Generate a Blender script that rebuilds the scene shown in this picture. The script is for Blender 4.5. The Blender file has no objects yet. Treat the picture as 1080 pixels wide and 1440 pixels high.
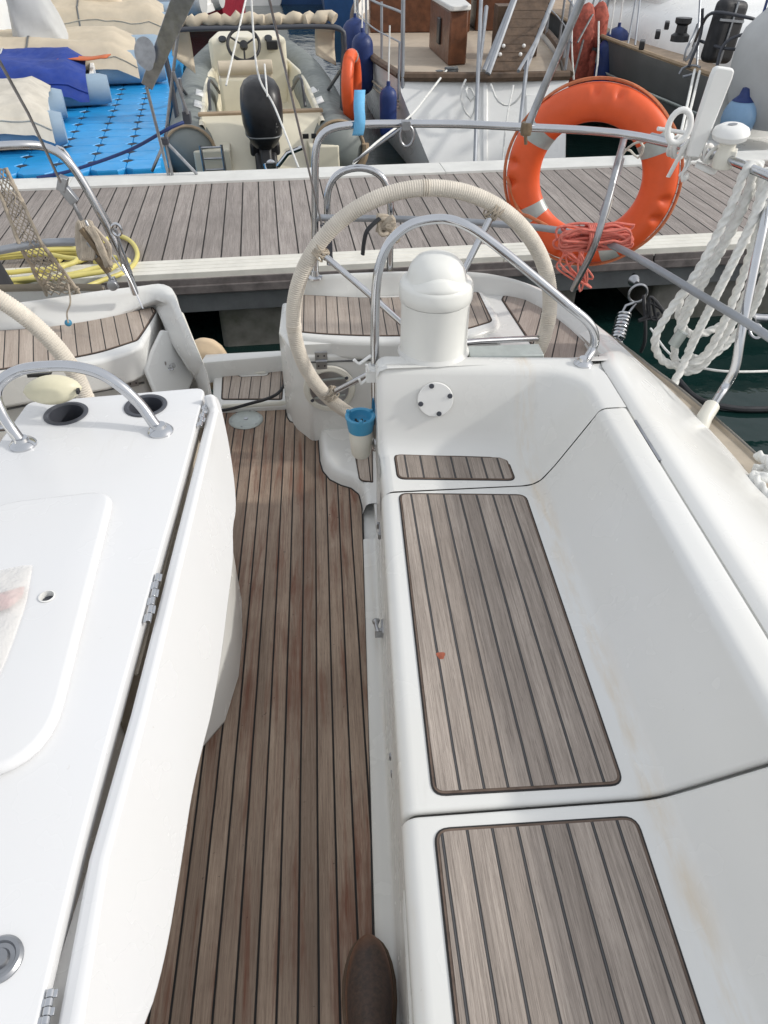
import bpy, math, random
from math import sin, cos, pi, radians as rad, sqrt, atan, atan2, tan
from mathutils import Vector as V, Matrix, Euler
R = random.Random(11)
SC = bpy.context.scene
COL = SC.collection
# ---------------------------------------------------------------- camera frame
F = 1040.0
PITCH = atan(865 / F); YAW = atan(102 * cos(PITCH) / F); H0 = 1.65
CAM = V((0, 0, H0))
FW = V((sin(YAW) * cos(PITCH), cos(YAW) * cos(PITCH), -sin(PITCH)))
RT = V((cos(YAW), -sin(YAW), 0)); UP = RT.cross(FW)
def ray(px, py): return FW * F + RT * (px - 540) - UP * (py - 720)
def P(px, py, z):
    d = ray(px, py); return CAM + d * ((z - H0) / d.z)
def PY(px, py, y):
    d = ray(px, py); return CAM + d * (y / d.y)
def PP(px, py, o, n):
    d = ray(px, py); return CAM + d * ((o - CAM).dot(n) / d.dot(n))
def P2(px, py, z):
    q = P(px, py, z); return (q.x, q.y)
# ---------------------------------------------------------------- materials
def new_mat(name):
    m = bpy.data.materials.new(name); m.use_nodes = True
    nt = m.node_tree; return m, nt, nt.nodes['Principled BSDF']
def nd(nt, t, **k):
    n = nt.nodes.new(t)
    for a, b in k.items():
        if a.startswith('i_'):
            key = a[2:]
            key = int(key) if key.isdigit() else key.replace('_', ' ')
            s = n.inputs[key]
            if isinstance(b, bpy.types.NodeSocket): nt.links.new(b, s)
            else: s.default_value = b
        else: setattr(n, a, b)
    return n
def mth(nt, op, a, b=None, c=None):
    n = nt.nodes.new('ShaderNodeMath'); n.operation = op
    for i, x in enumerate((a, b, c)):
        if x is None: continue
        if isinstance(x, bpy.types.NodeSocket): nt.links.new(x, n.inputs[i])
        else: n.inputs[i].default_value = x
    return n.outputs[0]
def mixc(nt, f, a, b, mode='MIX'):
    n = nt.nodes.new('ShaderNodeMix'); n.data_type = 'RGBA'; n.blend_type = mode
    for s, x in ((n.inputs[0], f), (n.inputs[6], a), (n.inputs[7], b)):
        if isinstance(x, bpy.types.NodeSocket): nt.links.new(x, s)
        else: s.default_value = x if not isinstance(x, tuple) else (x + (1,))[:4]
    return n.outputs[2]
def ramp(nt, f, p0, p1):
    n = nt.nodes.new('ShaderNodeMapRange'); n.clamp = True
    nt.links.new(f, n.inputs[0]); n.inputs[1].default_value = p0; n.inputs[2].default_value = p1
    return n.outputs[0]
def noise(nt, vec, scale, detail=3, rough=.5, dist=0):
    n = nt.nodes.new('ShaderNodeTexNoise'); n.inputs['Scale'].default_value = scale
    n.inputs['Detail'].default_value = detail; n.inputs['Roughness'].default_value = rough
    n.inputs['Distortion'].default_value = dist
    nt.links.new(vec, n.inputs['Vector']); return n.outputs[0]
def objco(nt, rotz=0, scale=(1, 1, 1)):
    tc = nt.nodes.new('ShaderNodeTexCoord'); mp = nt.nodes.new('ShaderNodeMapping')
    nt.links.new(tc.outputs['Object'], mp.inputs[0]); mp.inputs['Rotation'].default_value[2] = rotz
    mp.inputs['Scale'].default_value = scale; return mp.outputs[0]
def bump(nt, b, h, strength=.3, dist=.002):
    n = nt.nodes.new('ShaderNodeBump'); n.inputs['Strength'].default_value = strength
    n.inputs['Distance'].default_value = dist
    nt.links.new(h, n.inputs['Height']); nt.links.new(n.outputs[0], b.inputs['Normal']); return n
def plain(name, col, rough=.5, metal=0, var=.12, vscale=6, col2=None, bmp=0, bscale=60, coat=0, spec=None):
    m, nt, b = new_mat(name); co = objco(nt)
    n1 = noise(nt, co, vscale, 4, .6)
    c2 = col2 if col2 else tuple(c * (1 - var) for c in col)
    nt.links.new(mixc(nt, ramp(nt, n1, .35, .68), tuple(col), tuple(c2)), b.inputs['Base Color'])
    b.inputs['Metallic'].default_value = metal
    n2 = noise(nt, co, vscale * 3, 3, .6)
    rr = nd(nt, 'ShaderNodeMapRange', i_0=n2, i_1=.3, i_2=.7, i_3=max(.02, rough * .8), i_4=min(1, rough * 1.25))
    nt.links.new(rr.outputs[0], b.inputs['Roughness'])
    if coat: b.inputs['Coat Weight'].default_value = coat; b.inputs['Coat Roughness'].default_value = .08
    if spec is not None: b.inputs['Specular IOR Level'].default_value = spec
    if bmp: bump(nt, b, noise(nt, co, bscale, 4, .6), bmp, .003)
    return m
def teak(name, light, dark, w, cw=.075, rotz=0, off=0.0, stain=0.0, caulk=(.03, .028, .028), stainc=(.13, .05, .028), rough=.6, stripe=.55, double=False, gap=.0015, blot=3.0, damp=0.0):
    m, nt, b = new_mat(name); co = objco(nt, rotz)
    sp = nd(nt, 'ShaderNodeSeparateXYZ', i_0=co); x, y = sp.outputs[0], sp.outputs[1]
    wob = mth(nt, 'MULTIPLY', mth(nt, 'SUBTRACT', noise(nt, co, 6, 2), .5), .0016)
    xs = mth(nt, 'ADD', mth(nt, 'DIVIDE', mth(nt, 'ADD', x, wob), w), off + 100)
    idx = mth(nt, 'FLOOR', xs); fr = mth(nt, 'FRACT', xs)
    d = mth(nt, 'MINIMUM', fr, mth(nt, 'SUBTRACT', 1.0, fr))
    ck = mth(nt, 'SUBTRACT', 1.0, ramp(nt, d, cw * .5 * .8, cw * .5 * 1.25))
    wn = nt.nodes.new('ShaderNodeTexWhiteNoise'); wn.noise_dimensions = '1D'; nt.links.new(idx, wn.inputs['W'])
    pl = wn.outputs[0]
    def gv(kx, ky):
        c = nd(nt, 'ShaderNodeCombineXYZ', i_0=mth(nt, 'MULTIPLY', x, kx), i_1=mth(nt, 'ADD', mth(nt, 'MULTIPLY', y, ky), mth(nt, 'MULTIPLY', pl, 37.0)), i_2=mth(nt, 'MULTIPLY', pl, 19.0)); return c.outputs[0]
    g1 = noise(nt, gv(210, 4), 1.0, 6, .75, .4); g2 = noise(nt, gv(900, 16), 1.0, 3, .7); g3 = noise(nt, gv(28, 2.2), 1.0, 3, .55, .8)
    blob = noise(nt, co, blot, 4, .6)
    g = mth(nt, 'ADD', mth(nt, 'MULTIPLY', g1, .55), mth(nt, 'ADD', mth(nt, 'MULTIPLY', g2, .3), mth(nt, 'MULTIPLY', g3, .3)))
    g = ramp(nt, g, .45, .70)
    c = mixc(nt, g, tuple(light), tuple(dark))
    c = mixc(nt, mth(nt, 'MULTIPLY', ramp(nt, pl, 0, 1), stripe), c, tuple(q * .62 for q in dark))
    pits = noise(nt, gv(900, 40), 1.0, 2, .5); c = mixc(nt, mth(nt, 'MULTIPLY', ramp(nt, pits, .60, .74), .55), c, tuple(q * .45 for q in dark))
    c = mixc(nt, mth(nt, 'MULTIPLY', ramp(nt, blob, .45, .72), .45), c, tuple(q * .72 for q in dark))
    if stain:
        st = noise(nt, gv(22, 1.6), 1.0, 5, .68, .5)
        c = mixc(nt, mth(nt, 'MULTIPLY', ramp(nt, mth(nt, 'ADD', st, mth(nt, 'MULTIPLY', blob, .30)), .66, .86), stain), c, stainc)
        sp2 = noise(nt, co, 55, 2, .5)
        c = mixc(nt, mth(nt, 'MULTIPLY', ramp(nt, sp2, .74, .78), .55), c, (.03, .022, .018))
    ckc = caulk
    if double:
        ckin = mth(nt, 'SUBTRACT', 1.0, ramp(nt, d, cw * .12, cw * .26))
        ckc = mixc(nt, ckin, caulk, (.085, .085, .088))
    c = mixc(nt, ck, c, ckc)
    nt.links.new(c, b.inputs['Base Color'])
    rg = nd(nt, 'ShaderNodeMapRange', i_0=g1, i_1=.3, i_2=.7, i_3=rough * .85, i_4=min(1, rough * 1.2))
    nt.links.new(rg.outputs[0], b.inputs['Roughness'])
    b.inputs['Specular IOR Level'].default_value = .35
    h = mth(nt, 'SUBTRACT', mth(nt, 'MULTIPLY', g, -.35), mth(nt, 'MULTIPLY', ck, 1.0))
    bump(nt, b, h, .8, gap)
    return m
def gelcoat(name='white_gelcoat', col=(.725, .73, .72), seam=False):
    m, nt, b = new_mat(name); co = objco(nt)
    n1 = noise(nt, co, 1.6, 2, .5); n2 = noise(nt, co, 9, 3, .5); n3 = noise(nt, co, 90, 2, .5)
    c = mixc(nt, ramp(nt, n1, .25, .95), col, tuple(q * k for q, k in zip(col, (.975, .95, .895))))
    sm_ = noise(nt, objco(nt, .6, (60, 6, 20)), 1.0, 4, .6); c = mixc(nt, mth(nt, 'MULTIPLY', mth(nt, 'MULTIPLY', ramp(nt, sm_, .60, .72), ramp(nt, n1, .5, .62)), .22), c, (.52, .50, .46))
    c = mixc(nt, mth(nt, 'MULTIPLY', ramp(nt, n3, .75, .79), .22), c, (.46, .42, .37))
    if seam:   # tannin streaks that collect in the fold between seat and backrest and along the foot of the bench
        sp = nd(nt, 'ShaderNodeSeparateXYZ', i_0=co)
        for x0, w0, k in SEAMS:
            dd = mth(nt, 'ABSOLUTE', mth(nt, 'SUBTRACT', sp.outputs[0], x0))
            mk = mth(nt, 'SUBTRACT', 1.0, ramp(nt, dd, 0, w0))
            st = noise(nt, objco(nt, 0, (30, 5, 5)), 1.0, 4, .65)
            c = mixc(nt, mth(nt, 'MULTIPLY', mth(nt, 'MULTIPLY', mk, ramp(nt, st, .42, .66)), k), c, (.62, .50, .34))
    nt.links.new(c, b.inputs['Base Color'])
    rr = nd(nt, 'ShaderNodeMapRange', i_0=n2, i_1=.3, i_2=.7, i_3=.20, i_4=.30)
    nt.links.new(rr.outputs[0], b.inputs['Roughness'])
    bump(nt, b, noise(nt, co, 5, 1, .5), .05, .004)
    return m
# ---------------------------------------------------------------- mesh builder
ROOTM = {}
def catmull(pts, n=6, closed=False):
    pts = [V(p) for p in pts]; out = []; L = len(pts)
    rng = range(L) if closed else range(L - 1)
    for i in rng:
        if closed: a, b_, c, d = pts[(i - 1) % L], pts[i], pts[(i + 1) % L], pts[(i + 2) % L]
        else:
            b_, c = pts[i], pts[i + 1]
            a = pts[i - 1] if i > 0 else b_ * 2 - c
            d = pts[i + 2] if i + 2 < L else c * 2 - b_
        for k in range(n):
            t = k / n
            out.append(.5 * ((2 * b_) + (c - a) * t + (2 * a - 5 * b_ + 4 * c - d) * t * t + (3 * b_ - a - 3 * c + d) * t ** 3))
    if not closed: out.append(pts[-1])
    return out
def resample(pts, step, closed=False):
    pts = [V(p) for p in pts]
    if closed: pts = pts + [pts[0]]
    L = [0]
    for a, b in zip(pts, pts[1:]): L.append(L[-1] + (b - a).length)
    n = max(2, int(L[-1] / step)); out = []; j = 0
    for i in range(n + (0 if closed else 1)):
        s = L[-1] * i / n
        while j < len(L) - 2 and L[j + 1] < s: j += 1
        t = (s - L[j]) / max(1e-9, L[j + 1] - L[j]); out.append(pts[j].lerp(pts[j + 1], t))
    return out
def round_poly(pts, r, n=5):
    """2-D polygon with filleted corners; r a number or list per corner"""
    out = []; L = len(pts)
    for i in range(L):
        p = V((*pts[i][:2], 0)); a = V((*pts[i - 1][:2], 0)); b = V((*pts[(i + 1) % L][:2], 0))
        rr = r[i] if isinstance(r, (list, tuple)) else r
        u = (a - p); w = (b - p); rr = min(rr, u.length * .49, w.length * .49)
        if rr < 1e-6: out.append((p.x, p.y)); continue
        s = p + u.normalized() * rr; e = p + w.normalized() * rr
        for k in range(n + 1):
            t = k / n; q = s * (1 - t) ** 2 + p * 2 * t * (1 - t) + e * t * t; out.append((q.x, q.y))
    return out
class MB:
    def __init__(s): s.v = []; s.f = []; s.m = []
    def add(s, vs, fs, mi=0):
        o = len(s.v); s.v += [V(p) for p in vs]
        for f in fs: s.f.append([i + o for i in f]); s.m.append(mi)
        return s
    def box(s, c, d, rot=None, mi=0):
        M = (rot.to_matrix() if isinstance(rot, Euler) else rot) if rot is not None else Matrix.Identity(3)
        vs = [V(c) + M @ V((x * d[0] / 2, y * d[1] / 2, z * d[2] / 2)) for x in (-1, 1) for y in (-1, 1) for z in (-1, 1)]
        return s.add(vs, [(0, 1, 3, 2), (4, 6, 7, 5), (0, 4, 5, 1), (2, 3, 7, 6), (0, 2, 6, 4), (1, 5, 7, 3)], mi)
    def bar(s, a, b, w, h, mi=0, up=V((0, 0, 1))):
        a, b = V(a), V(b); d = (b - a); L = d.length; d.normalize()
        x = d.cross(up); x = x.normalized() if x.length > 1e-4 else V((1, 0, 0)); z = x.cross(d)
        return s.box((a + b) / 2, (w, L, h), Matrix((x, d, z)).transposed(), mi)
    def prism(s, poly, z0, z1, mi=0, mside=None):
        n = len(poly); vs = [(x, y, z0) for x, y in poly] + [(x, y, z1) for x, y in poly]
        area = sum(poly[i][0] * poly[(i + 1) % n][1] - poly[(i + 1) % n][0] * poly[i][1] for i in range(n))
        top = list(range(n, 2 * n)); bot = list(range(n))[::-1]
        sides = [(i, (i + 1) % n, (i + 1) % n + n, i + n) for i in range(n)]
        if area < 0: top = top[::-1]; bot = bot[::-1]; sides = [q[::-1] for q in sides]
        s.add(vs, [top, bot], mi); o = len(s.v) - 2 * n
        for q in sides: s.f.append([i + o for i in q]); s.m.append(mi if mside is None else mside)
        return s
    def extr(s, poly3, vec, mi=0):
        n = len(poly3); vs = [V(p) for p in poly3] + [V(p) + V(vec) for p in poly3]
        return s.add(vs, [list(range(n))[::-1], list(range(n, 2 * n))] + [(i, (i + 1) % n, (i + 1) % n + n, i + n) for i in range(n)], mi)
    def grid(s, rows, cu=False, cv=False, mi=0):
        n = len(rows[0]); vs = [p for r in rows for p in r]; fs = []
        for j in range(len(rows) if cv else len(rows) - 1):
            for i in range(n if cu else n - 1):
                j2 = (j + 1) % len(rows); i2 = (i + 1) % n
                fs.append((j * n + i, j * n + i2, j2 * n + i2, j2 * n + i))
        return s.add(vs, fs, mi)
    def tube(s, pts, r, n=10, closed=False, cap=True, mi=0, twist=0, lobes=0, lob=.16, flat=None):
        pts = [V(p) for p in pts]; L = len(pts); rows = []; T = []
        for i in range(L):
            if closed: t = pts[(i + 1) % L] - pts[i - 1]
            else: t = pts[min(i + 1, L - 1)] - pts[max(i - 1, 0)]
            T.append(t.normalized())
        nrm = T[0].cross(V((0, 0, 1)));
        if nrm.length < .05: nrm = T[0].cross(V((1, 0, 0)))
        nrm.normalize(); s_ = 0
        for i in range(L):
            if i: nrm = (nrm - T[i] * nrm.dot(T[i])).normalized(); s_ += (pts[i] - pts[i - 1]).length
            bn = T[i].cross(nrm); rr = r(i, s_) if callable(r) else r; row = []
            for k in range(n):
                a = 2 * pi * k / n; q = rr
                if lobes: q = rr * (1 + lob * cos(lobes * a - twist * s_))
                fx = 1 if flat is None else flat
                row.append(pts[i] + nrm * (cos(a) * q) + bn * (sin(a) * q * fx))
            rows.append(row)
        s.grid(rows, cu=True, cv=closed, mi=mi)
        if cap and not closed:
            o = len(s.v) - L * n
            s.f.append([o + k for k in range(n)][::-1]); s.m.append(mi)
            s.f.append([o + (L - 1) * n + k for k in range(n)]); s.m.append(mi)
        return s
    def lathe(s, prof, o, ax=(0, 0, 1), n=24, mi=0, sx=1, sy=1, caps=True):
        """prof: (radius, height) pairs along ax"""
        q = V((0, 0, 1)).rotation_difference(V(ax)).to_matrix(); rows = []
        for r_, h in prof: rows.append([V(o) + q @ V((cos(2 * pi * k / n) * r_ * sx, sin(2 * pi * k / n) * r_ * sy, h)) for k in range(n)])
        s.grid(rows, cu=True, mi=mi); b = len(s.v) - len(prof) * n
        if not caps: return s
        s.f.append([b + k for k in range(n)][::-1]); s.m.append(mi)
        s.f.append([b + (len(prof) - 1) * n + k for k in range(n)]); s.m.append(mi)
        return s
    def ball(s, o, r, mi=0, n=16, ax=(0, 0, 1)):
        rx, ry, rz = r if isinstance(r, tuple) else (r, r, r)
        pr = [(max(.001, sin(pi * i / 10)), -cos(pi * i / 10) * rz) for i in range(11)]
        return s.lathe(pr, o, ax, n, mi, rx, ry)
    def build(s, name, mats, parent=None, sm=38, bevel=0, seg=2, sub=0, solid=0, label=None):
        me = bpy.data.meshes.new(name)
        M = ROOTM.get(parent.name) if parent else None
        vs = [M @ p for p in s.v] if M is not None else s.v
        me.from_pydata([tuple(p) for p in vs], [], s.f)
        mats = mats if isinstance(mats, (list, tuple)) else [mats]
        for m_ in mats: me.materials.append(m_)
        if len(mats) > 1:
            for p_, k in zip(me.polygons, s.m): p_.material_index = k
        me.validate(); me.update()
        if sm: me.shade_smooth(); me.set_sharp_from_angle(angle=rad(sm))
        o = bpy.data.objects.new(name, me); COL.objects.link(o)
        if parent: o.parent = parent; ROOTM[o.name] = M
        if solid: q = o.modifiers.new('s', 'SOLIDIFY'); q.thickness = solid; q.offset = -1
        if bevel: q = o.modifiers.new('b', 'BEVEL'); q.width = bevel; q.segments = seg; q.limit_method = 'ANGLE'; q.angle_limit = rad(40)
        if sub: q = o.modifiers.new('u', 'SUBSURF'); q.levels = sub; q.render_levels = sub
        if label: o['label'] = label
        return o
def tag(o, label=None, cat=None, group=None, kind=None):
    if label: o['label'] = label
    if cat: o['category'] = cat
    if group: o['group'] = group
    if kind: o['kind'] = kind
    return o
def thing(name, label, cat, loc=(0, 0, 0), rz=0, group=None):
    o = bpy.data.objects.new(name, None); COL.objects.link(o); o.location = loc; o.rotation_euler = (0, 0, rz)
    o.empty_display_size = .1
    ROOTM[o.name] = (Matrix.Translation(V(loc)) @ Matrix.Rotation(rz, 4, 'Z')).inverted()
    return tag(o, label, cat, group)
def local(o): ROOTM[o.name] = None; return o       # meshes below are then given in local coordinates
def kids(o): return [c for c in bpy.data.objects if c.parent == o]
def copy_tree(o, parent=None, **kw):
    c = o.copy(); COL.objects.link(c); c.parent = parent
    for k in kids(o): copy_tree(k, c)
    return c
def cut(o, cutters):
    """real holes: boolean difference, then baked"""
    for c in cutters:
        q = o.modifiers.new('c', 'BOOLEAN'); q.object = c; q.operation = 'DIFFERENCE'; q.solver = 'EXACT'
    bpy.context.view_layer.update()
    dg = bpy.context.evaluated_depsgraph_get()
    me = bpy.data.meshes.new_from_object(o.evaluated_get(dg)); o.modifiers.clear(); o.data = me
    for c in cutters: bpy.data.objects.remove(c)
    me.set_sharp_from_angle(angle=rad(38))
def single(name, mb, mats, label, cat, group=None, kind=None, base=None, **k):
    """a thing that is one mesh: origin put at its base"""
    xs = [p.x for p in mb.v]; ys = [p.y for p in mb.v]; zs = [p.z for p in mb.v]
    b = V(base) if base else V(((min(xs) + max(xs)) / 2, (min(ys) + max(ys)) / 2, min(zs)))
    mb.v = [p - b for p in mb.v]; o = mb.build(name, mats, None, **k); o.location = b
    return tag(o, label, cat, group, kind)
BOOT_Y0, BOOT_Y1 = .11, .185
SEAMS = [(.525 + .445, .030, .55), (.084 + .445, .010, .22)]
M = {}
M['gel'] = gelcoat(); M['gelseam'] = gelcoat('white_gelcoat_stained', seam=True)
M['table'] = gelcoat('table_gelcoat', (.71, .72, .74))
M['benchteak'] = teak('bench_teak', (.50, .43, .375), (.21, .175, .15), .0435, .115, double=True, off=.45, stripe=.35, blot=2, caulk=(.03, .03, .032), gap=.002)
M['soleteak'] = teak('sole_teak', (.50, .385, .295), (.22, .155, .115), .0405, .115, off=.2, stain=.95, stripe=.5, stainc=(.16, .055, .03), blot=3.5, caulk=(.012, .011, .011))
M['seatteak'] = teak('stern_seat_teak', (.54, .465, .40), (.32, .265, .225), .043, .09, rotz=0, off=.1, stripe=.3, caulk=(.03, .028, .028))
M['portteak'] = teak('port_seat_teak', (.56, .48, .41), (.38, .31, .26), .048, .08, rotz=rad(-16), off=.1, stripe=.3, caulk=(.03, .028, .028))
M['quarterteak'] = teak('quarter_seat_teak', (.48, .41, .36), (.32, .265, .235), .075, .06, rotz=rad(20), off=.3, stripe=.25, caulk=(.03, .028, .028))
M['caulk'] = plain('black_caulk', (.022, .02, .02), .7)
M['border'] = plain('teak_margin', (.15, .105, .08), .7, var=.4, vscale=30)
M['steel'] = plain('polished_steel', (.60, .61, .63), .12, 1, var=.08, vscale=12)
M['dullsteel'] = plain('dull_steel', (.45, .46, .48), .35, 1, var=.3, vscale=15)
M['greytube'] = plain('weathered_aluminium', (.36, .38, .41), .45, .6, var=.2)
M['rust'] = plain('rusty_brass', (.30, .23, .15), .5, .5, var=.5, vscale=40)
M['cord'] = plain('sun_bleached_cord', (.74, .68, .59), .9, var=.2, vscale=14, bmp=.5, bscale=260)
M['rope'] = plain('white_rope', (.80, .80, .77), .85, var=.2, vscale=30, bmp=.5, bscale=300)
M['oldrope'] = plain('old_beige_rope', (.52, .45, .36), .9, var=.35, vscale=30, bmp=.5, bscale=240)
M['cream'] = plain('cream_plastic', (.74, .72, .64), .38, var=.08, vscale=5)
M['binn'] = plain('binnacle_plastic', (.80, .80, .76), .33, var=.07, vscale=4)
M['yellowed'] = plain('yellowed_plastic', (.72, .68, .50), .4, var=.12, vscale=12)
M['white'] = plain('white_plastic', (.82, .82, .80), .4, var=.06)
M['orange'] = plain('orange_buoy', (.84, .12, .03), .42, var=.16, vscale=7, bmp=.08, bscale=70)
M['reflect'] = plain('reflective_tape', (.46, .50, .48), .35, .25, var=.15, vscale=30)
M['coral'] = plain('coral_cord', (.78, .22, .17), .8, var=.25, vscale=60)
M['orangecord'] = plain('orange_cord', (.62, .20, .09), .8, var=.25, vscale=60)
M['black'] = plain('black_plastic', (.018, .018, .02), .4, var=.2)
M['rubber'] = plain('black_rubber', (.025, .026, .03), .6, var=.3)
M['dkgrey'] = plain('dark_grey_plastic', (.06, .065, .08), .4, var=.15)
M['cupblue'] = plain('blue_plastic', (.06, .30, .50), .35, var=.1)
M['blue'] = plain('blue_pontoon_plastic', (.018, .33, .74), .42, var=.22, vscale=2.5, bmp=.25, bscale=70)
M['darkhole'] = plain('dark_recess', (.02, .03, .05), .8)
M['navy'] = plain('navy_fender', (.012, .035, .16), .5, var=.25, vscale=10)
M['paleblue'] = plain('pale_blue_fender', (.22, .38, .58), .35, var=.15)
M['dockteak'] = teak('dock_planks', (.48, .43, .40), (.22, .195, .18), .122, .075, off=.3, stripe=.4, caulk=(.012, .011, .01), gap=.006, blot=1.2, rough=.75)
M['trim'] = plain('cream_dock_trim', (.74, .72, .65), .6, var=.15, vscale=8, bmp=.1)
M['farcap'] = plain('white_dock_edge', (.70, .70, .67), .55, var=.12, vscale=5)
M['timber'] = plain('grey_weathered_timber', (.17, .15, .145), .85, var=.5, vscale=9, bmp=.4, bscale=40)
M['galv'] = plain('galvanised_beam', (.17, .18, .185), .6, .35, var=.25, vscale=6)
M['conc'] = plain('wet_concrete', (.21, .20, .185), .8, col2=(.07, .075, .055), vscale=3.5, bmp=.4, bscale=25)
M['hose'] = plain('yellow_hose', (.66, .58, .19), .5, var=.15)
M['ribgrey'] = plain('grey_hypalon', (.20, .22, .21), .6, var=.15, vscale=4)
M['ribpale'] = plain('pale_blue_grey_hypalon', (.30, .40, .50), .5, var=.12, vscale=4)
M['ribcream'] = plain('cream_grp', (.78, .73, .58), .4, var=.1, vscale=3)
M['tan'] = plain('tan_rubber', (.42, .31, .20), .7, var=.25)
M['canvas'] = plain('beige_canvas', (.60, .52, .40), .9, var=.18, vscale=3, bmp=.3, bscale=22)
M['greycanvas'] = plain('pale_grey_canvas', (.52, .53, .53), .9, var=.12, vscale=3, bmp=.3, bscale=18)
M['bluecanvas'] = plain('royal_blue_canvas', (.02, .055, .30), .8, var=.25, vscale=4, bmp=.4, bscale=14)
M['whitecanvas'] = plain('dirty_white_canvas', (.64, .60, .52), .9, var=.25, vscale=5, bmp=.4, bscale=20)
M['maho'] = plain('varnished_mahogany', (.17, .065, .03), .35, var=.5, vscale=9, bmp=.1)
M['dkwood'] = plain('weathered_brown_wood', (.13, .085, .055), .7, var=.4, vscale=12, bmp=.2)
M['buff'] = plain('buff_deck_paint', (.50, .42, .33), .7, var=.15, vscale=4)
M['hullwhite'] = plain('white_hull_paint', (.88, .88, .86), .3, var=.12, vscale=1.5)
M['hullgrey'] = plain('dark_grey_hull', (.11, .115, .115), .35, var=.2, vscale=2)
M['glass'] = plain('tinted_window', (.02, .025, .03), .08, var=.2)
M['greydeck'] = plain('pale_deck', (.66, .66, .64), .5, var=.1)
M['teakdeck'] = plain('side_deck_teak', (.45, .34, .24), .7, var=.3, vscale=9)
M['red'] = plain('dark_red_hull', (.28, .02, .035), .4, var=.2)
M['hullblue'] = plain('blue_hull', (.02, .08, .22), .4, var=.2)
M['bleach'] = plain('sky_blue_webbing', (.16, .48, .78), .7, var=.15, vscale=40)
M['tantoe'] = plain('tan_toe_rail', (.44, .38, .30), .6, var=.2, vscale=12)
M['boot'] = plain('brown_leather', (.085, .050, .036), .62, col2=(.028, .022, .020), vscale=11, bmp=.15, bscale=120)
M['boottoe'] = plain('scuffed_brown_leather', (.19, .085, .05), .62, col2=(.09, .042, .026), vscale=20, bmp=.15, bscale=120)
M['orangecv'] = plain('orange_canvas', (.62, .16, .06), .8, var=.2)
# clear plastic bag
m, nt, b = new_mat('clear_polythene'); b.inputs['Base Color'].default_value = (.85, .82, .78, 1); b.inputs['Roughness'].default_value = .12
b.inputs['Alpha'].default_value = .45; bump(nt, b, noise(nt, objco(nt), 30, 3, .6), .8, .01); M['bag'] = m
# water
m, nt, b = new_mat('harbour_water'); co = objco(nt)
b.inputs['Base Color'].default_value = (.006, .022, .020, 1); b.inputs['Roughness'].default_value = .035; b.inputs['IOR'].default_value = 1.33
h = mth(nt, 'ADD', noise(nt, co, 1.3, 3, .5), mth(nt, 'MULTIPLY', noise(nt, co, 6, 3, .5), .25)); bump(nt, b, h, .12, .12); M['water'] = m

m, nt, b = new_mat('scuffed_boot_leather'); co = objco(nt); sp = nd(nt, 'ShaderNodeSeparateXYZ', i_0=co)
n1 = noise(nt, co, 28, 4, .65); n2 = noise(nt, co, 120, 3, .6)
wear = ramp(nt, mth(nt, 'ADD', sp.outputs[1], mth(nt, 'MULTIPLY', mth(nt, 'SUBTRACT', n1, .5), .05)), BOOT_Y0, BOOT_Y1)   # scuffs worn into the toe
side = ramp(nt, sp.outputs[2], .055, .02)
c = mixc(nt, ramp(nt, n2, .3, .7), (.045, .034, .030), (.095, .060, .046))
c = mixc(nt, mth(nt, 'MULTIPLY', mth(nt, 'MAXIMUM', wear, side), .85), c, (.34, .15, .075)); c = mixc(nt, mth(nt, 'MULTIPLY', ramp(nt, n1, .55, .75), .5), c, (.05, .025, .018))
nt.links.new(c, b.inputs['Base Color']); b.inputs['Roughness'].default_value = .6; bump(nt, b, n2, .4, .002); M['boot'] = m
# ================================================================ our own yacht
CL = -.445
yacht = thing('sailing_yacht', 'white sailing yacht cockpit with teak sole, white benches and twin rope-wrapped wheels, nearest the viewer', 'sailing yacht', (CL, 0, -.75))
G, GS = M['gel'], M['gelseam']
def xl(p, q, y):    # x on the line through p, q at depth y
    return p.x + (q.x - p.x) * (y - p.y) / (q.y - p.y)
# ---- sole: cockpit floor pan and its teak
mb = MB(); mb.prism(round_poly([(-1.12, -.8), (.20, -.8), (.20, 2.6), (-1.12, 2.6)], .02), -.05, -.004); mb.build('cockpit_floor', G, yacht)
rt = [P2(527, 1440, 0), P2(525, 1310, 0), P2(519, 1000, 0), P2(512, 800, 0), P2(509, 725, 0)]
d = (V(rt[0]) - V(rt[2])).normalized(); near = V(rt[0]) + d * .9
cont = [(near.x, near.y)] + rt[:-1] + [P2(509.5, 716, 0), P2(505, 697, 0), P2(494, 688, 0), P2(480, 684, 0), P2(464, 676, 0), P2(454, 664, 0), P2(450, 650, 0),
        P2(448, 625, 0), P2(447, 607, 0), P2(443, 600, 0), P2(434, 597, 0), P2(417, 597, 0), P2(408, 594, 0), P2(404, 588, 0), P2(402, 576, 0), P2(398, 573, 0)]
solepoly = cont + [P2(300, 577, 0), (-.72, 2.58), (-.98, 2.2), (-1.05, 1.6), (-1.05, near.y)]
mb = MB(); mb.prism(solepoly, -.003, .004); sole = mb.build('cockpit_sole', M['soleteak'], yacht)
# thin black caulk round the right edge
mb = MB(); c3 = [V((x, y, .003)) for x, y in cont]; mb.tube(c3, .0035, 6); mb.build('sole_caulk', M['caulk'], yacht)
# inspection plate in the sole
mb = MB(); q = P(346, 591, .004); mb.lathe([(.068, 0), (.070, .002), (.066, .006), (.05, .008), (.001, .008)], q, n=40)
pl = mb.build('deck_plate', M['reflect'], yacht)
mb = MB(); mb.lathe([(.009, 0), (.009, .003), (.001, .003)], q + V((0, 0, .0075)))
for k in range(6):
    a = k * pi / 3 + .3; mb.lathe([(.004, 0), (.003, .002), (.001, .002)], q + V((cos(a) * .059, sin(a) * .059, .007)), n=8)
mb.build('screw', M['dullsteel'], pl)
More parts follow.
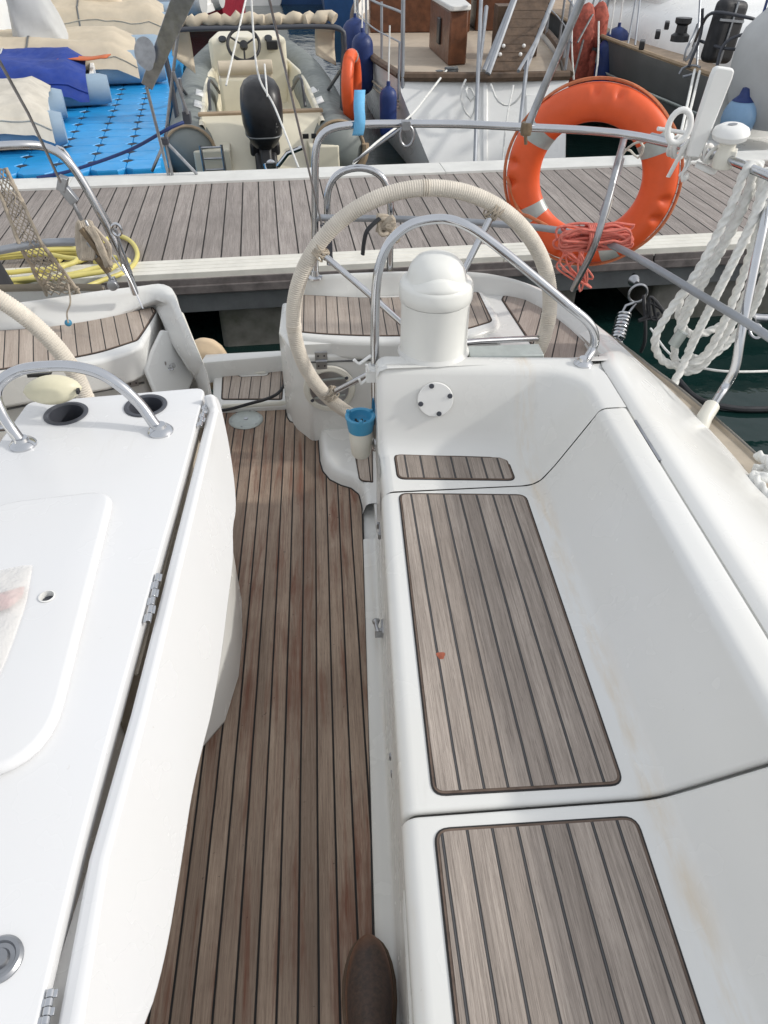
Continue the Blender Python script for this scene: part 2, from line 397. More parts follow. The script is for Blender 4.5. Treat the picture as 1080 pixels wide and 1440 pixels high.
# ---- starboard bench and coaming profile (looking aft the right hand side)
def arc(c, r, a0, a1, n=5): return [(c[0] + r * cos(rad(a0 + (a1 - a0) * k / n)), c[1] + r * sin(rad(a0 + (a1 - a0) * k / n))) for k in range(n + 1)]
zs = .42
low = [(.036, -.002), (.0375, .008), (.041, .011), (.062, .012)] + arc((.070, .022), .010, -90, 0, 4) + [(.0855, .06), (.0925, .37)]
seatp = [(.0885, .362), (.0875, .368)] + arc((.1175, .390), .030, 180, 90, 6) + [(.150, .4205), (.30, .421), (.488, .4215)] + arc((.500, .482), .060, -88, -30, 7) + [(.573, .485), (.614, .560), (.655, .636)] + arc((.683, .628), .030, 152, 90, 4) + [(.705, .6585), (.724, .6585), (.730, .656), (.732, .648), (.732, .635)]
def tap(x, y): return x + .034 * (y - .9) * min(1, max(0, (.48 - x) / .2))
def prof_rows(prof, y0, y1, n=14, dy0=0, dy1=0):
    rows = []
    for k in range(n + 1):
        t = k / n; r = []
        for x, z in prof:
            s = max(0, (z - zs) / .24); r.append(V((tap(x, y0 + (y1 - y0) * t), y0 + (y1 - y0) * t + (dy0 * (1 - t) + dy1 * t) * s, z)))
        rows.append(r)
    return rows
def lipped(prof, y0, y1, dy0, dy1, r=.009, r2=.003):
    """rows with both ends rolled down so that a real gap shows between two mouldings"""
    rows = prof_rows(prof, y0 + r, y1 - (r2 if r2 else r), 14, dy0, dy1)
    def rolled(row, sgn, r):
        out = []
        for k in range(1, 6):
            a = k * pi / 10; o = []
            for i, p in enumerate(row):
                t = (row[min(i + 1, len(row) - 1)] - row[max(i - 1, 0)]); nn = V((-t.z, 0, t.x)).normalized()
                o.append(p + V((0, sgn * r * sin(a), 0)) - nn * (r * (1 - cos(a))))
            out.append(o)
        o = []
        for i, p in enumerate(row):
            t = (row[min(i + 1, len(row) - 1)] - row[max(i - 1, 0)]); nn = V((-t.z, 0, t.x)).normalized()
            o.append(p + V((0, sgn * r, 0)) - nn * .013)
        out.append(o); return out
    return rolled(rows[0], -1, r)[::-1] + rows + rolled(rows[-1], 1, r2 if r2 else r)
YN, YF = .650, 1.552       # near and far seam of the locker lid
mb = MB(); mb.grid(lipped(seatp, YN + .003, YF + .0025, -.075, 0)); lid = mb.build('locker_lid', GS, yacht, sm=50)
mb = MB(); mb.grid(lipped(seatp, -.9, YN - .004, 0, -.075, r2=0)); near_bench = mb.build('near_bench', GS, yacht, sm=50)
# bench front, with a hand hole
mb = MB(); mb.grid(prof_rows(low, -.9, 1.83, 24)); mb.grid([[V((tap(.0925, y), y, .37)), V((.53, y, .37))] for y in (-.9, .4, 1.70)])
mb.grid([[V((.53, y, .37)), V((.68, y - .07, .62)), V((.745, y - .07, .62))] for y in (-.9, .0, .8, 1.6)])
front = mb.build('bench_front', GS, yacht, sm=50)
mb = MB(); pr = round_poly([(.12, .285), (.56, .285), (.56, .345), (.12, .345)], .028)
mb.extr([V((tap(.0905, y) - .001, y, z)) for y, z in pr], (.012, 0, 0)); hh = mb.build('hand_hole', M['galv'], yacht, bevel=.001)
mb = MB(); mb.tube([V((tap(.0905, y) - .001, y, z)) for y, z in pr], .003, 6, closed=True); mb.build('hole_rim', G, hh)
# ---- pod that carries the pedestal, in one moulding with the aft end of the seat
def contour(X, Y, rc, xs=.115, ys=YF + .005, n=7):
    out = [V((xs, Y, 0)), V(((xs + X) / 2, Y, 0)), V((X - rc, Y, 0))]
    for k in range(1, n + 1):
        a = pi / 2 * (1 - k / n); out.append(V((X - rc + rc * cos(a), Y - rc + rc * sin(a), 0)))
    out = [V((p.x, p.y - .085 * (p.x - .40), 0)) for p in out]; out.append(V((X, (ys + out[-1].y) / 2, 0))); out.append(V((X, ys, 0))); return out
lv = [(.4215, .492, 1.700, .09), (.426, .5215, 1.715, .10), (.438, .541, 1.728, .11), (.456, .554, 1.738, .115), (.485, .573, 1.746, .12), (.56, .614, 1.762, .12),
      (.636, .655, 1.778, .12), (.648, .661, 1.784, .12), (.6555, .670, 1.793, .12), (.6585, .683, 1.803, .12), (.6585, .732, 1.845, .10)]
rows = []
for z, X, Y, rc in lv:
    if 0: continue
    rows.append([V((p.x, p.y, z)) for p in contour(X, Y, rc)])
ys0 = YF + .005
base_ = [V((.40 if i > 2 else p.x, min(p.y, 1.66), .4215)) for i, p in enumerate(rows[0])]
base_ = [V((rows[0][i].x, rows[0][i].y, .4215)).lerp(V((.36, ys0 + .02, .4215)), .9) for i in range(len(rows[0]))]
# left end of the pod rolls over to a vertical face
def roll_left(rows, x0=.115, r=.03):
    out = []
    for row in rows:
        p = row[0]; pre = []
        for k in range(4):
            a = pi / 2 * k / 4; pre.append(V((x0 + r - r * cos(a), p.y, p.z - r + r * sin(a))))
        row[0] = V((x0 + r, p.y, p.z)); out.append(pre + row)
    return out
rr = roll_left(rows)
mb = MB(); mb.grid(rr)
# seat part aft of the lid
fl = [V((.145, rows[0][0].y, .4215))] + rows[0][1:] + [V((.145, ys0, .4215))]
mb.add(fl, [list(range(len(fl)))[::-1]])
sideprof = [(.115, .35)] + [(.145 - .03 * cos(pi / 2 * k / 4), .3915 + .03 * sin(pi / 2 * k / 4)) for k in range(5)]
mb.grid([[V((x, y, z)) for x, z in sideprof] for y in (ys0, 1.735)])
mb.grid([[V((.115, y0_ + .024, z0_ - .03)) for y0_, z0_ in [(l[2], l[0]) for l in lv]], [V((.115, y0_ + .024, .30)) for y0_ in [l[2] for l in lv]]])
# pod top and its back
YB = 1.832
top = [[V((x, 1.80, .6583)), V((x, YB - .008, .6585)), V((x, YB, .650)), V((x, YB + .01, .30)), V((x, YB + .012, -.01))] for x in (.145, .30, .50, .70, .765)]
mb.grid(top)
mb.grid([[V((.115, 1.80, .6285)), V((.124, 1.80, .6497)), V((.145, 1.80, .6583))], [V((.115, YB, .6285)), V((.124, YB, .6497)), V((.145, YB, .6583))]])
mb.grid([[V((.115, YB, .65)), V((.145, YB, .65))], [V((.115, YB + .01, 0)), V((.145, YB + .01, 0))]])
mb.grid([[V((.115, 1.66, .41)), V((.115, YB, .41))], [V((.115, 1.66, 0)), V((.115, YB, 0))]])
pod = mb.build('pedestal_pod', GS, yacht, sm=50)
# ---- side deck: from the hinge gutter over the ridge and down to the gunwale, round the quarter
gun_px = [(1080, 696), (1015, 622), (965, 570), (927, 533), (900, 510), (880, 491), (842, 459), (800, 428), (768, 410), (735, 397), (690, 387), (658, 383), (600, 382), (540, 383), (470, 386), (415, 390)]
gz = [.45] * 7 + [.455, .465, .475, .485, .49, .49, .49, .49, .49]
gun = [P(x, y, z) for (x, y), z in zip(gun_px, gz)]
g0 = gun[0]; gun = [V((g0.x + .12, -.9, .45)), V((g0.x + .09, .3, .45)), V((g0.x + .05, 1.1, .45))] + gun
gl = resample(catmull(gun, 6), .05)
def gx(y):
    for a, b_ in zip(gl, gl[1:]):
        if a.y <= y <= b_.y: return a.x + (b_.x - a.x) * (y - a.y) / (b_.y - a.y + 1e-9)
    return gl[0].x
mb = MB(); rows = []
for k in range(40):
    y = -.9 + (2.36 + .9) * k / 39; X = gx(y)
    f = min(1, max(0, (y - 1.80) / .42)); f = f * f * (3 - 2 * f)
    zr = .664 * (1 - f) + .47 * f; xr = .765 + .20 * max(0, f) ** .8 * min(1, (X - .85) / .2)
    zi = .655 * (1 - f) + .425 * f; xi = min(.7375 + .16 * f, X - .06)
    xr = min(xr, X - .03); prof = [(xi, zi - .03), (xi, zi - .006), (xi + .006, zi), (xr - .028, zr - .010), (xr - .012, zr - .002), (xr, zr), (xr + .02, zr - .004)]
    xa = xr + .02
    for t in (.15, .35, .55, .75, .9, 1.0):
        prof.append((xa + (X - xa) * t, (zr - .004) + (.45 - zr + .004) * (t ** 1.12)))
    prof.append((X + .004, .44)); rows.append([V((x, y, z)) for x, z in prof])
mb.grid(rows)
mb.grid([[V((.72, y, .649)), V((.745, y, .649))] for y in (-.9, 1.8)])
deck = mb.build('side_deck', G, yacht, sm=50)
# hinge let into the gutter
mb = MB(); a = P(890, 598, .66); b_ = P(926, 640, .66)
a = V((.737, 1.50, .6525)); b_ = V((.737, 1.33, .6525)); mb.bar(a, b_, .009, .006); mb.tube([a, b_], .0045, 8); mb.build('lid_hinge', M['dullsteel'], yacht)
# tan toe rail outboard of the deck edge and the topside below it
mb = MB(); n = len(gl); rows = []
for i, p in enumerate(gl):
    t = (gl[min(i + 1, n - 1)] - gl[max(i - 1, 0)]); o = V((t.y, -t.x, 0)).normalized()
    wd = .012 + .075 * min(1, max(0, (2.45 - p.y) / .9))
    rows.append([p + V((0, 0, -.004)), p + o * .002 + V((0, 0, -.018)), p + o * wd * .6 + V((0, 0, -.030)), p + o * wd + V((0, 0, -.034)), p + o * (wd + .008) + V((0, 0, -.024)), p + o * (wd + .014) + V((0, 0, -.045))])
mb.grid(rows); mb.build('toe_rail', M['tantoe'], yacht)
mb = MB(); rows = []
for i, p in enumerate(gl):
    t = (gl[min(i + 1, n - 1)] - gl[max(i - 1, 0)]); o = V((t.y, -t.x, 0)).normalized(); wd = .026 + .075 * min(1, max(0, (2.45 - p.y) / .9))
    q = p + o * wd; rows.append([q + V((0, 0, -.02)), q + V((0, 0, -.04)) + o * .006, q + V((0, 0, -.35)) - o * .02, V((q.x, q.y, -.95)) - o * .22])
mb.grid(rows); mb.build('topside', G, yacht)
# ---- stern quarter behind the wheel: coaming, seats, teak
inner_px = [(880, 520), (844, 500), (820, 476), (798, 456), (769, 434), (735, 417), (704, 412), (660, 409), (600, 410), (540, 413), (480, 414), (440, 414), (420, 412)]
inner = resample([P(x, y, .425) for x, y in inner_px], .04)
outer = [p for p in gl if p.y > 2.30]
def strip(a, b_, ka):   # resample two lines to the same count
    return ka
def tocount(pts, n):
    L = [0]
    for p, q in zip(pts, pts[1:]): L.append(L[-1] + (q - p).length)
    out = []; j = 0
    for i in range(n):
        s = L[-1] * i / (n - 1)
        while j < len(L) - 2 and L[j + 1] < s: j += 1
        out.append(pts[j].lerp(pts[j + 1], (s - L[j]) / max(1e-9, L[j + 1] - L[j])))
    return out
NI = 40; oi = tocount(outer, NI); ii = tocount(inner, NI); rows = []
for a, b_ in zip(oi, ii):
    w_ = b_ - a; w_.z = 0
    rows.append([a + V((0, 0, -.008)), a + w_ * .04 + V((0, 0, .003)), a + w_ * .35 + V((0, 0, .006)), V((0, 0, a.z)) + V(((a + w_ * .5).x, (a + w_ * .5).y, .003)), V(((a + w_ * .62).x, (a + w_ * .62).y, a.z * .8 + .2 * .43)), V(((a + w_ * .9).x, (a + w_ * .9).y, .430)), V((b_.x, b_.y, .421)), V((b_.x, b_.y, .410))])
mb = MB(); mb.grid(rows)
# end of the coaming at the transom opening
e0 = gun[-1]; mb.grid([[V((e0.x, e0.y, e0.z)), V((e0.x + .0, 2.5, .42))], [V((e0.x, e0.y, 0)), V((e0.x, 2.5, 0))]])
mb.build('stern_coaming', G, yacht, sm=50)
# seat base (plane under everything at the quarter)
xl0 = -.145
qp = [(p.x, p.y) for p in inner] + [(xl0, inner[-1].y), (xl0, 2.44), (.60, 2.44), (.60, 1.85), (.95, 1.85)]
mb = MB(); mb.prism(qp, .36, .414); mb.build('quarter_seat', G, yacht)
mb = MB(); mb.prism([(-.205, 2.64), (-.16, 2.52), (-.10, 2.432), (.86, 2.432), (.86, 2.9), (-.20, 2.9)], -.02, .375); seatface = mb.build('seat_front', G, yacht, bevel=.012)
# raised seat lid with rounded front
sl = [P2(408, 470, .43), P2(430, 474, .43), P2(480, 479, .43), P2(540, 481, .43), P2(600, 480, .43), P2(660, 474, .43), P2(698, 461, .43), P2(704, 452, .43), P2(700, 440, .43), P2(690, 424, .43), P2(680, 409, .43), P2(640, 412, .43), P2(520, 416, .43), P2(418, 414, .43), P2(411, 420, .43)]
mb = MB(); mb.prism(sl, .352, .4315); mb.build('seat_lid', G, yacht, bevel=.018, seg=4)
def teak_panel(pts, r, z, mat, parent=None, name='teak_panel', brd=.0035, rim=None):
    rp = round_poly(pts, r, 5); cx = sum(p[0] for p in rp) / len(rp); cy = sum(p[1] for p in rp) / len(rp)
    out = MB(); n = len(rp); ar = sum(rp[i][0] * rp[(i + 1) % n][1] - rp[(i + 1) % n][0] * rp[i][1] for i in range(n)); sg = 1 if ar > 0 else -1
    def off(dst):
        o = []
        for i in range(n):
            a, b_ = V((*rp[i - 1], 0)), V((*rp[(i + 1) % n], 0)); t = (b_ - a).normalized(); nn = V((t.y, -t.x, 0)) * sg
            o.append((rp[i][0] + nn.x * dst, rp[i][1] + nn.y * dst))
        return o
    out.prism(off(brd), z - .002, z + .0006, 1); out.prism(off(0), z - .001, z + .0018, 2); out.prism(off(-brd * 1.3), z, z + .0028, 0)
    o = out.build(name, [mat, M['caulk'], rim or M['border']], parent or yacht, sm=0); return o
zt = .4315
teak_panel([P2(413, 466, zt), P2(452, 470, zt), P2(522, 473, zt), P2(600, 472, zt), P2(650, 465, zt), P2(692, 452, zt), P2(672, 411, zt), P2(600, 417, zt), P2(520, 420, zt), P2(424, 415, zt), P2(416, 424, zt)], [.012, .3, .3, .3, .3, .02, .012, .3, .3, .012, .01], zt, M['seatteak'])
teak_panel([P2(844, 501, .4155), P2(798, 458, .4155), P2(769, 437, .4155), P2(736, 419, .4155), P2(710, 414, .4155), P2(706, 421, .4155), P2(758, 500, .4155), P2(790, 540, .4155)], [.01, .2, .2, .1, .01, .01, .3, .01], .4145, M['quarterteak'])
# locker seam, latch and hatch plate on the seat front
mb = MB(); mb.box((.34, 2.430, .3485), (.85, .006, .005)); mb.build('locker_seam', M['galv'], yacht)
def latch(o, yaw_=0, s=1):
    L = MB(); rt_ = Euler((0, 0, yaw_))
    L.box(V(o) + V((0, 0, .018)) * s, (.045 * s, .006, .034 * s), rt_); L.box(V(o) - V((0, 0, .020)) * s, (.040 * s, .006, .030 * s), rt_); L.tube([V(o) + rt_.to_matrix() @ V((-.02 * s, -.005, 0)), V(o) + rt_.to_matrix() @ V((.02 * s, -.005, 0))], .005 * s, 8)
    la = L.build('latch', M['dullsteel'], yacht, bevel=.0015)
    L = MB()
    for dx in (-.011, .011):
        for dz in (-.02, .02): L.ball(V(o) + rt_.to_matrix() @ V((dx * s, -.004, dz * s)), .0032, n=8)
    L.build('screw', M['black'], la); return la
latch(PY(452, 507, 2.420))
def hatch_plate(o, ax, r, scr, name='inspection_hatch', ribs=True, matr='cream'):
    L = MB(); L.lathe([(r, 0), (r * 1.02, .003), (r * .98, .008), (r * .82, .010), (r * .80, .006), (.001, .006)] if ribs else [(r, 0), (r * 1.0, .003), (r * .97, .005), (.001, .0055)], o, ax, 40)
    h_ = L.build(name, M[matr], yacht)
    q = V((0, 0, 1)).rotation_difference(V(ax)).to_matrix(); L = MB()
    for k in range(4):
        a = k * pi / 2 + scr; L.lathe([(.0075, 0), (.0065, .003), (.001, .003)], V(o) + q @ V((cos(a) * r * .84, sin(a) * r * .84, .0055 if not ribs else .0075)), ax, 10)
    L.build('screw', M['dkgrey'], h_)
    if ribs:
        L = MB(); L.lathe([(r * .76, .005), (r * .76, .0075), (.001, .0078)], o, ax, 32); L.build('hatch_insert', M['dullsteel'], h_); L = MB()
        for k in (-1, 0, 1): L.bar(V(o) + q @ V((-r * .6, k * r * .38, .008)), V(o) + q @ V((r * .6, k * r * .38 + .01, .008)), .006, .006)
        L.build('hatch_rib', M['reflect'], h_)
    return h_
hatch_plate(PY(463, 546, 2.426), (0, -1, 0), .095, .6)
pf = V((.40, 1.762, .56)); nf = V((-.085, -1, .21)).normalized()
hatch_plate(PP(612, 561, pf, nf) + nf * .004, nf, .05, .2, ribs=False, matr='white')
# small box behind the pedestal
mb = MB(); a = P(662, 503, .66); b_ = P(768, 500, .66); mb.box(((a.x + b_.x) / 2, YB + .055, .625), (b_.x - a.x, .07, .06)); mb.build('instrument_box', M['reflect'], yacht, bevel=.004)
# ---- moulded step beside the sole (helm area floor)
zh = .055
cz = [V((x, y, 0)) for x, y in cont[4:]]
hp = [P(509, 725, .0), P(509.5, 716, 0)] + [V((x, y, 0)) for x, y in cont[6:]]
hl = tocount(resample(hp, .01), 60); rows = []
for i, p in enumerate(hl):
    t = (hl[min(i + 1, 59)] - hl[max(i - 1, 0)]); o = V((t.y, -t.x, 0)).normalized()
    k = min(1, max(0, (p.y - 1.83) / .12)); k2 = .25 + .75 * k
    rows.append([p + o * .0 + V((0, 0, -.003)), p + o * .002 + V((0, 0, .006)), p + o * .007 + V((0, 0, .012 + .01 * k)), p + o * .014 + V((0, 0, .016 + .028 * k)), p + o * .024 + V((0, 0, .017 + (zh - .02) * k)), p + o * .034 + V((0, 0, .018 + (zh - .018) * k))])
mb = MB(); mb.grid(rows)
pr = [(r_[-1].x, r_[-1].y, r_[-1].z) for r_ in rows]
rows2 = []
for p in pr: rows2.append([V(p), V((min(.114, p[0] * .4 + .07), p[1], p[2])), V((.60 if p[1] > 1.84 else .114, p[1], p[2]))])
mb.grid([r_ for r_ in rows2])
mb.prism([(-.04, 2.45), (.06, 2.13), (.114, 2.02), (.114, 1.85), (.6, 1.85), (.6, 2.52), (-.10, 2.52)], -.02, zh - .003)
mb.build('helm_floor', G, yacht, sm=60)
teak_panel([P2(499, 637, zh + .001), P2(506, 676, zh + .001), P2(524, 678, zh + .001), P2(523, 600, zh + .001), P2(500, 600, zh + .001)], [.015, .02, .003, .003, .003], zh + .001, M['seatteak'], brd=.002)
# ---- bench teak panels
teak_panel([P2(562, 695, zs), P2(738, 697, zs), P2(875, 1103, zs), P2(610, 1118, zs)], .022, zs + .0015, M['benchteak'])
teak_panel([P2(555, 640, zs), P2(712, 645, zs), P2(724, 676, zs), P2(560, 674, zs)], .02, zs + .0015, M['benchteak'])
n0, n1, n2, n3 = P(612, 1168, zs), P(893, 1150, zs), P(988, 1440, zs), P(642, 1440, zs)
e2 = n1 + (n2 - n1) * 2.2; e3 = n0 + (n3 - n0) * 2.2
teak_panel([(n0.x, n0.y), (n1.x, n1.y), (e2.x, e2.y), (e3.x, e3.y)], .024, zs + .0015, M['benchteak'])
# ---- catches on the bench front
def catch(px, py, kind):
    c = PX(px, py, .09); c = PX(px, py, tap(.0895, c.y))
    L = MB()
    if kind == 'plate':
        L.box(c, (.004, .055, .018)); L.box(c + V((-.003, .022, 0)), (.006, .010, .020)); L.box(c + V((-.003, -.022, 0)), (.006, .010, .020))
    else:
        L.box(c, (.006, .05, .03)); L.box(c + V((-.012, -.012, .0)), (.02, .012, .03)); L.tube([c + V((-.014, -.02, .012)), c + V((-.018, .005, .014)), c + V((-.010, .028, .010))], .006, 8); L.ball(c + V((-.018, .02, .012)), .010)
    L.build('catch', M['dullsteel'], yacht, bevel=.0015)
def PX(px, py, x):
    d = ray(px, py); return CAM + d * (x / d.x)
catch(534, 746, 'plate'); catch(538, 885, 'knob'); catch(552, 1076, 'plate')
# ---- binnacle
bc = V((.284, 1.900, 0)); br = .1
mb = MB(); mb.lathe([(.098, .648), (.096, .662), (.095, .675), (.094, .70), (.094, .800), (.096, .807), (.096, .811), (.092, .813)], bc, n=48)
binn = mb.build('binnacle', M['binn'], yacht)
mb = MB(); prof = [(.096, .813), (.0995, .817), (.1005, .835), (.0995, .852), (.096, .861), (.089, .866), (.0815, .868), (.0795, .873), (.0765, .888), (.069, .906), (.055, .922), (.035, .932), (.012, .936), (.001, .936)]
rows = []
for r_, h in prof:      # dome with a flat brow cut across its front half
    rows.append([bc + V((cos(a) * r_, sin(a) * r_ * 1.02, h + .012 * (1 if False else 0))) for a in [2 * pi * k / 48 for k in range(48)]])
mb.grid(rows, cu=True); cp = mb.build('compass_cover', M['binn'], binn, sm=60)
hv = []      # brow of the hood, flush with the front of the cover
for zz, rr_, k_ in ((.856, .0985, 0), (.872, .094, .5), (.888, .084, .9), (.900, .070, 1)):
    hv.append([bc + V((cos(a) * rr_, sin(a) * rr_, zz - .034 * k_ * abs(cos(a)) ** 2)) for a in [pi * 1.05 + pi * .90 * k / 24 for k in range(25)]])
mb = MB(); mb.grid(hv); mb.build('cover_brow', M['binn'], binn, sm=60, solid=.003)
mb = MB(); mb.lathe([(.102, .6575), (.101, .660), (.098, .664), (.0945, .672)], bc, n=40); mb.lathe([(.083, .05), (.083, .657)], bc, n=40); mb.build('binnacle_foot', G, binn)
# ---- wheels
WC = V((.303, 2.30, .552)); WR = .43
wheel = bpy.data.objects.new('steering_wheel', None); COL.objects.link(wheel); wheel.parent = yacht
ROOTM[wheel.name] = ROOTM[yacht.name]
def ring_pts(c, r, n, ax='y'): return [V(c) + V((cos(2 * pi * k / n) * r, 0, sin(2 * pi * k / n) * r)) for k in range(n)]
mb = MB(); NW = 1560
mb.tube(ring_pts(WC, WR, NW), lambda i, s_: .0240 + .0012 * (1, .2, -1, .2)[i % 4] * (1 if (i // 4) % 97 > 2 else 2.2), 14, closed=True)
mb.build('rim', M['cord'], wheel, sm=80)
hub = V((.303, 2.16, .542)); mb = MB()
angs = [60, 143, 219, 287, 350]
for a in angs:
    e = WC + V((cos(rad(a)), 0, sin(rad(a)))) * (WR - .01); s0 = hub + V((cos(rad(a)), 0, sin(rad(a)))) * .03
    mb.tube([s0, s0.lerp(e, .4) + V((0, .008, 0)), e], .0105, 10)
mb.build('spoke', M['steel'], wheel)
mb = MB(); mb.lathe([(.001, -.03), (.03, -.03), (.045, -.015), (.045, .02), (.03, .03), (.02, .05), (.02, .10)], hub, (0, -1, 0)); mb.build('hub', M['steel'], wheel)
mb = MB()      # whipping where cords cross the spokes
for a in angs[:3]:
    e = WC + V((cos(rad(a)), 0, sin(rad(a)))) * (WR - .012); t = V((-sin(rad(a)), 0, cos(rad(a))))
    for j in range(5):
        c0 = e + t * (j - 2) * .006; ax = V((cos(rad(a)), 0, sin(rad(a)))).lerp(t * (1 if j % 2 else -1), .25).normalized(); b1 = V((0, 1, 0))
        mb.tube([c0 + (ax * cos(q) + b1 * sin(q)) * .0285 for q in [2 * pi * k / 20 for k in range(20)]], .0028, 6, closed=True)
    for j in range(4): mb.tube([e - V((cos(rad(a)), 0, sin(rad(a)))) * (.012 + .006 * j) + (t * cos(q) + b1 * sin(q)) * .0135 for q in [2 * pi * k / 14 for k in range(14)]], .0028, 6, closed=True)
mb.build('whipping', M['oldrope'], wheel)
w2 = wheel.copy(); COL.objects.link(w2); w2.parent = yacht
for k in kids(wheel):
    c = k.copy(); COL.objects.link(c); c.parent = w2
w2.location = (-1.183 - .303, -.30, -.075)
# ---- grab rail over the pod
gr_px = [(527, 632, 1.885), (527, 560, 1.885), (527, 470, 1.89), (529, 405, 1.90), (535, 370, 1.905), (550, 338, 1.91), (580, 315, 1.92), (622, 308, 1.92), (655, 317, 1.90), (690, 340, 1.88), (740, 380, 1.85), (800, 430, 1.82)]
gp = [PY(x, y, Y) for x, y, Y in gr_px] + [PY(826, 452, 1.815), PY(836, 470, 1.815), PY(834, 490, 1.82), P(820, 512, .66)]
gp[0].x = gp[1].x = gp[2].x
rl = resample(catmull(gp, 8), .012)
mb = MB(); mb.tube(rl, .0125, 16); grab = mb.build('grab_rail', M['steel'], yacht)
mb = MB(); mb.lathe([(.026, 0), (.026, .004), (.021, .009), (.015, .012), (.013, .02)], P(820, 512, .6585), n=24); mb.lathe([(.026, 0), (.026, .004), (.015, .012)], V((.115, gp[1].y, .36)), (-1, 0, 0)); mb.build('rail_foot', M['steel'], grab)
# white clamp with prongs on the left leg and the beige pot below it
lg = lambda y: PY(527, y, 1.887)
mb = MB(); c = lg(522); mb.lathe([(.018, -.022), (.019, -.018), (.019, .018), (.018, .022)], c); mb.box(c + V((-.012, -.02, 0)), (.03, .03, .035))
for s_ in (-1, 1):
    mb.tube([c + V((s_ * .012, -.02, .01)), c + V((s_ * .02, -.045, .025)), c + V((s_ * .026, -.05, .05))], .004, 8)
    mb.tube([c + V((s_ * .012 - .01, -.02, -.01)), c + V((s_ * .03 - .012, -.035, -.02)), c + V((s_ * .035 - .012, -.04, .0))], .004, 8)
mb.tube([c + V((-.01, 0, .05)), c + V((-.045, -.01, .03)), c + V((-.06, -.01, .045))], .005, 8)
mb.build('cup_clamp', M['white'], yacht, bevel=.002)
cpx = PY(508, 640, 1.86); mb = MB(); cpt = PY(508, 608, 1.86)
mb.lathe([(.024, 0), (.03, .01), (.034, .06), (.036, (cpt - cpx).length + .03), (.031, (cpt - cpx).length + .03)], cpx, n=20); mb.build('cup_pot', M['cream'], yacht)
# blue ashtray set in the pot: a thing of its own
zc = cpx.z + (cpt - cpx).length + .006
ash = thing('ashtray', 'small blue plastic ashtray held in the pot beside the right wheel', 'ashtray', (cpx.x, cpx.y, zc))
mb = MB(); c = V((cpx.x, cpx.y, zc)); mb.lathe([(.030, 0), (.037, .004), (.041, .03), (.042, .046), (.045, .048), (.045, .054), (.040, .055), (.034, .052), (.032, .035), (.028, .030), (.001, .030)], c, n=32)
mb.build('bowl', M['cupblue'], ash)
mb = MB()
for k in range(8): mb.ball(c + V((R.uniform(-.016, .016), R.uniform(-.016, .016), .033)), (.004, .004, .003), n=7)
mb.build('ash', M['black'], ash)
mb = MB()
for k in range(3):
    a = k * 2.094 + .5; mb.box(c + V((cos(a) * .040, sin(a) * .040, .056)), (.012, .009, .010), Euler((0, 0, a)))
mb.build('cigarette_rest', M['cupblue'], ash, bevel=.001)
# ---- transom gate / step between the two stern seats
zg = .03
mb = MB(); gq = [P2(298, 574, zg), P2(408, 568, zg), P2(409, 512, zg), P2(300, 514, zg)]
mb.prism(round_poly(gq, .02), -.05, zg); mb.build('transom_step', G, yacht, bevel=.012, seg=3)
teak_panel([P2(312, 562, zg), P2(396, 562, zg), P2(399, 518, zg), P2(381, 518, zg), P2(377, 529, zg), P2(336, 531, zg), P2(332, 522, zg), P2(314, 524, zg)], [.015, .012, .01, .01, .02, .02, .01, .012], zg + .001, M['seatteak'])
mb = MB(); a = P(336, 522, zg + .006); b_ = P(374, 521, zg + .006); mb.bar(a, b_, .045, .012); o = mb.build('step_handle', M['cream'], yacht, bevel=.006, seg=3)
mb = MB(); rp = round_poly([(a.x + .012, a.y - .012), (b_.x - .012, a.y - .012), (b_.x - .012, a.y + .012), (a.x + .012, a.y + .012)], .012); mb.prism(rp, zg + .009, zg + .0135); mb.build('handle_recess', M['reflect'], o)
# transom rim
zr = .11; mb = MB(); A = P(283, 510, zr); B = P(407, 499, zr); A2 = P(290, 497, zr); B2 = P(407, 491, zr)
rows = []
for k in range(9):
    t = k / 8; p = A.lerp(B, t); q = A2.lerp(B2, t)
    rows.append([V((p.x, p.y, zg - .02)), V((p.x, p.y, zr - .012)), p + V((0, .003, -.003)), p + V((0, .012, 0)), q - V((0, .012, 0)), q + V((0, -.003, -.004)), q + V((0, 0, -.015)), V((q.x, q.y + .05, -.95))])
mb.grid(rows); mb.build('transom', G, yacht, sm=50)
mb = MB(); mb.bar(P(312, 573, .024), P(403, 568, .024), .02, .03); mb.build('step_lip', M['cream'], yacht, bevel=.01)
mb = MB(); mb.tube(resample(catmull([P(404, 495, .14), P(405, 515, .12), P(402, 535, .10), P(392, 552, .10), P(375, 561, .10), P(350, 568, .075), P(325, 575, .05), P(300, 580, .02), P(280, 590, .012)], 8), .015), .0065, 8)
single('hose', mb, M['rubber'], 'thin black hose draped over the step of the stern gate', 'hose')
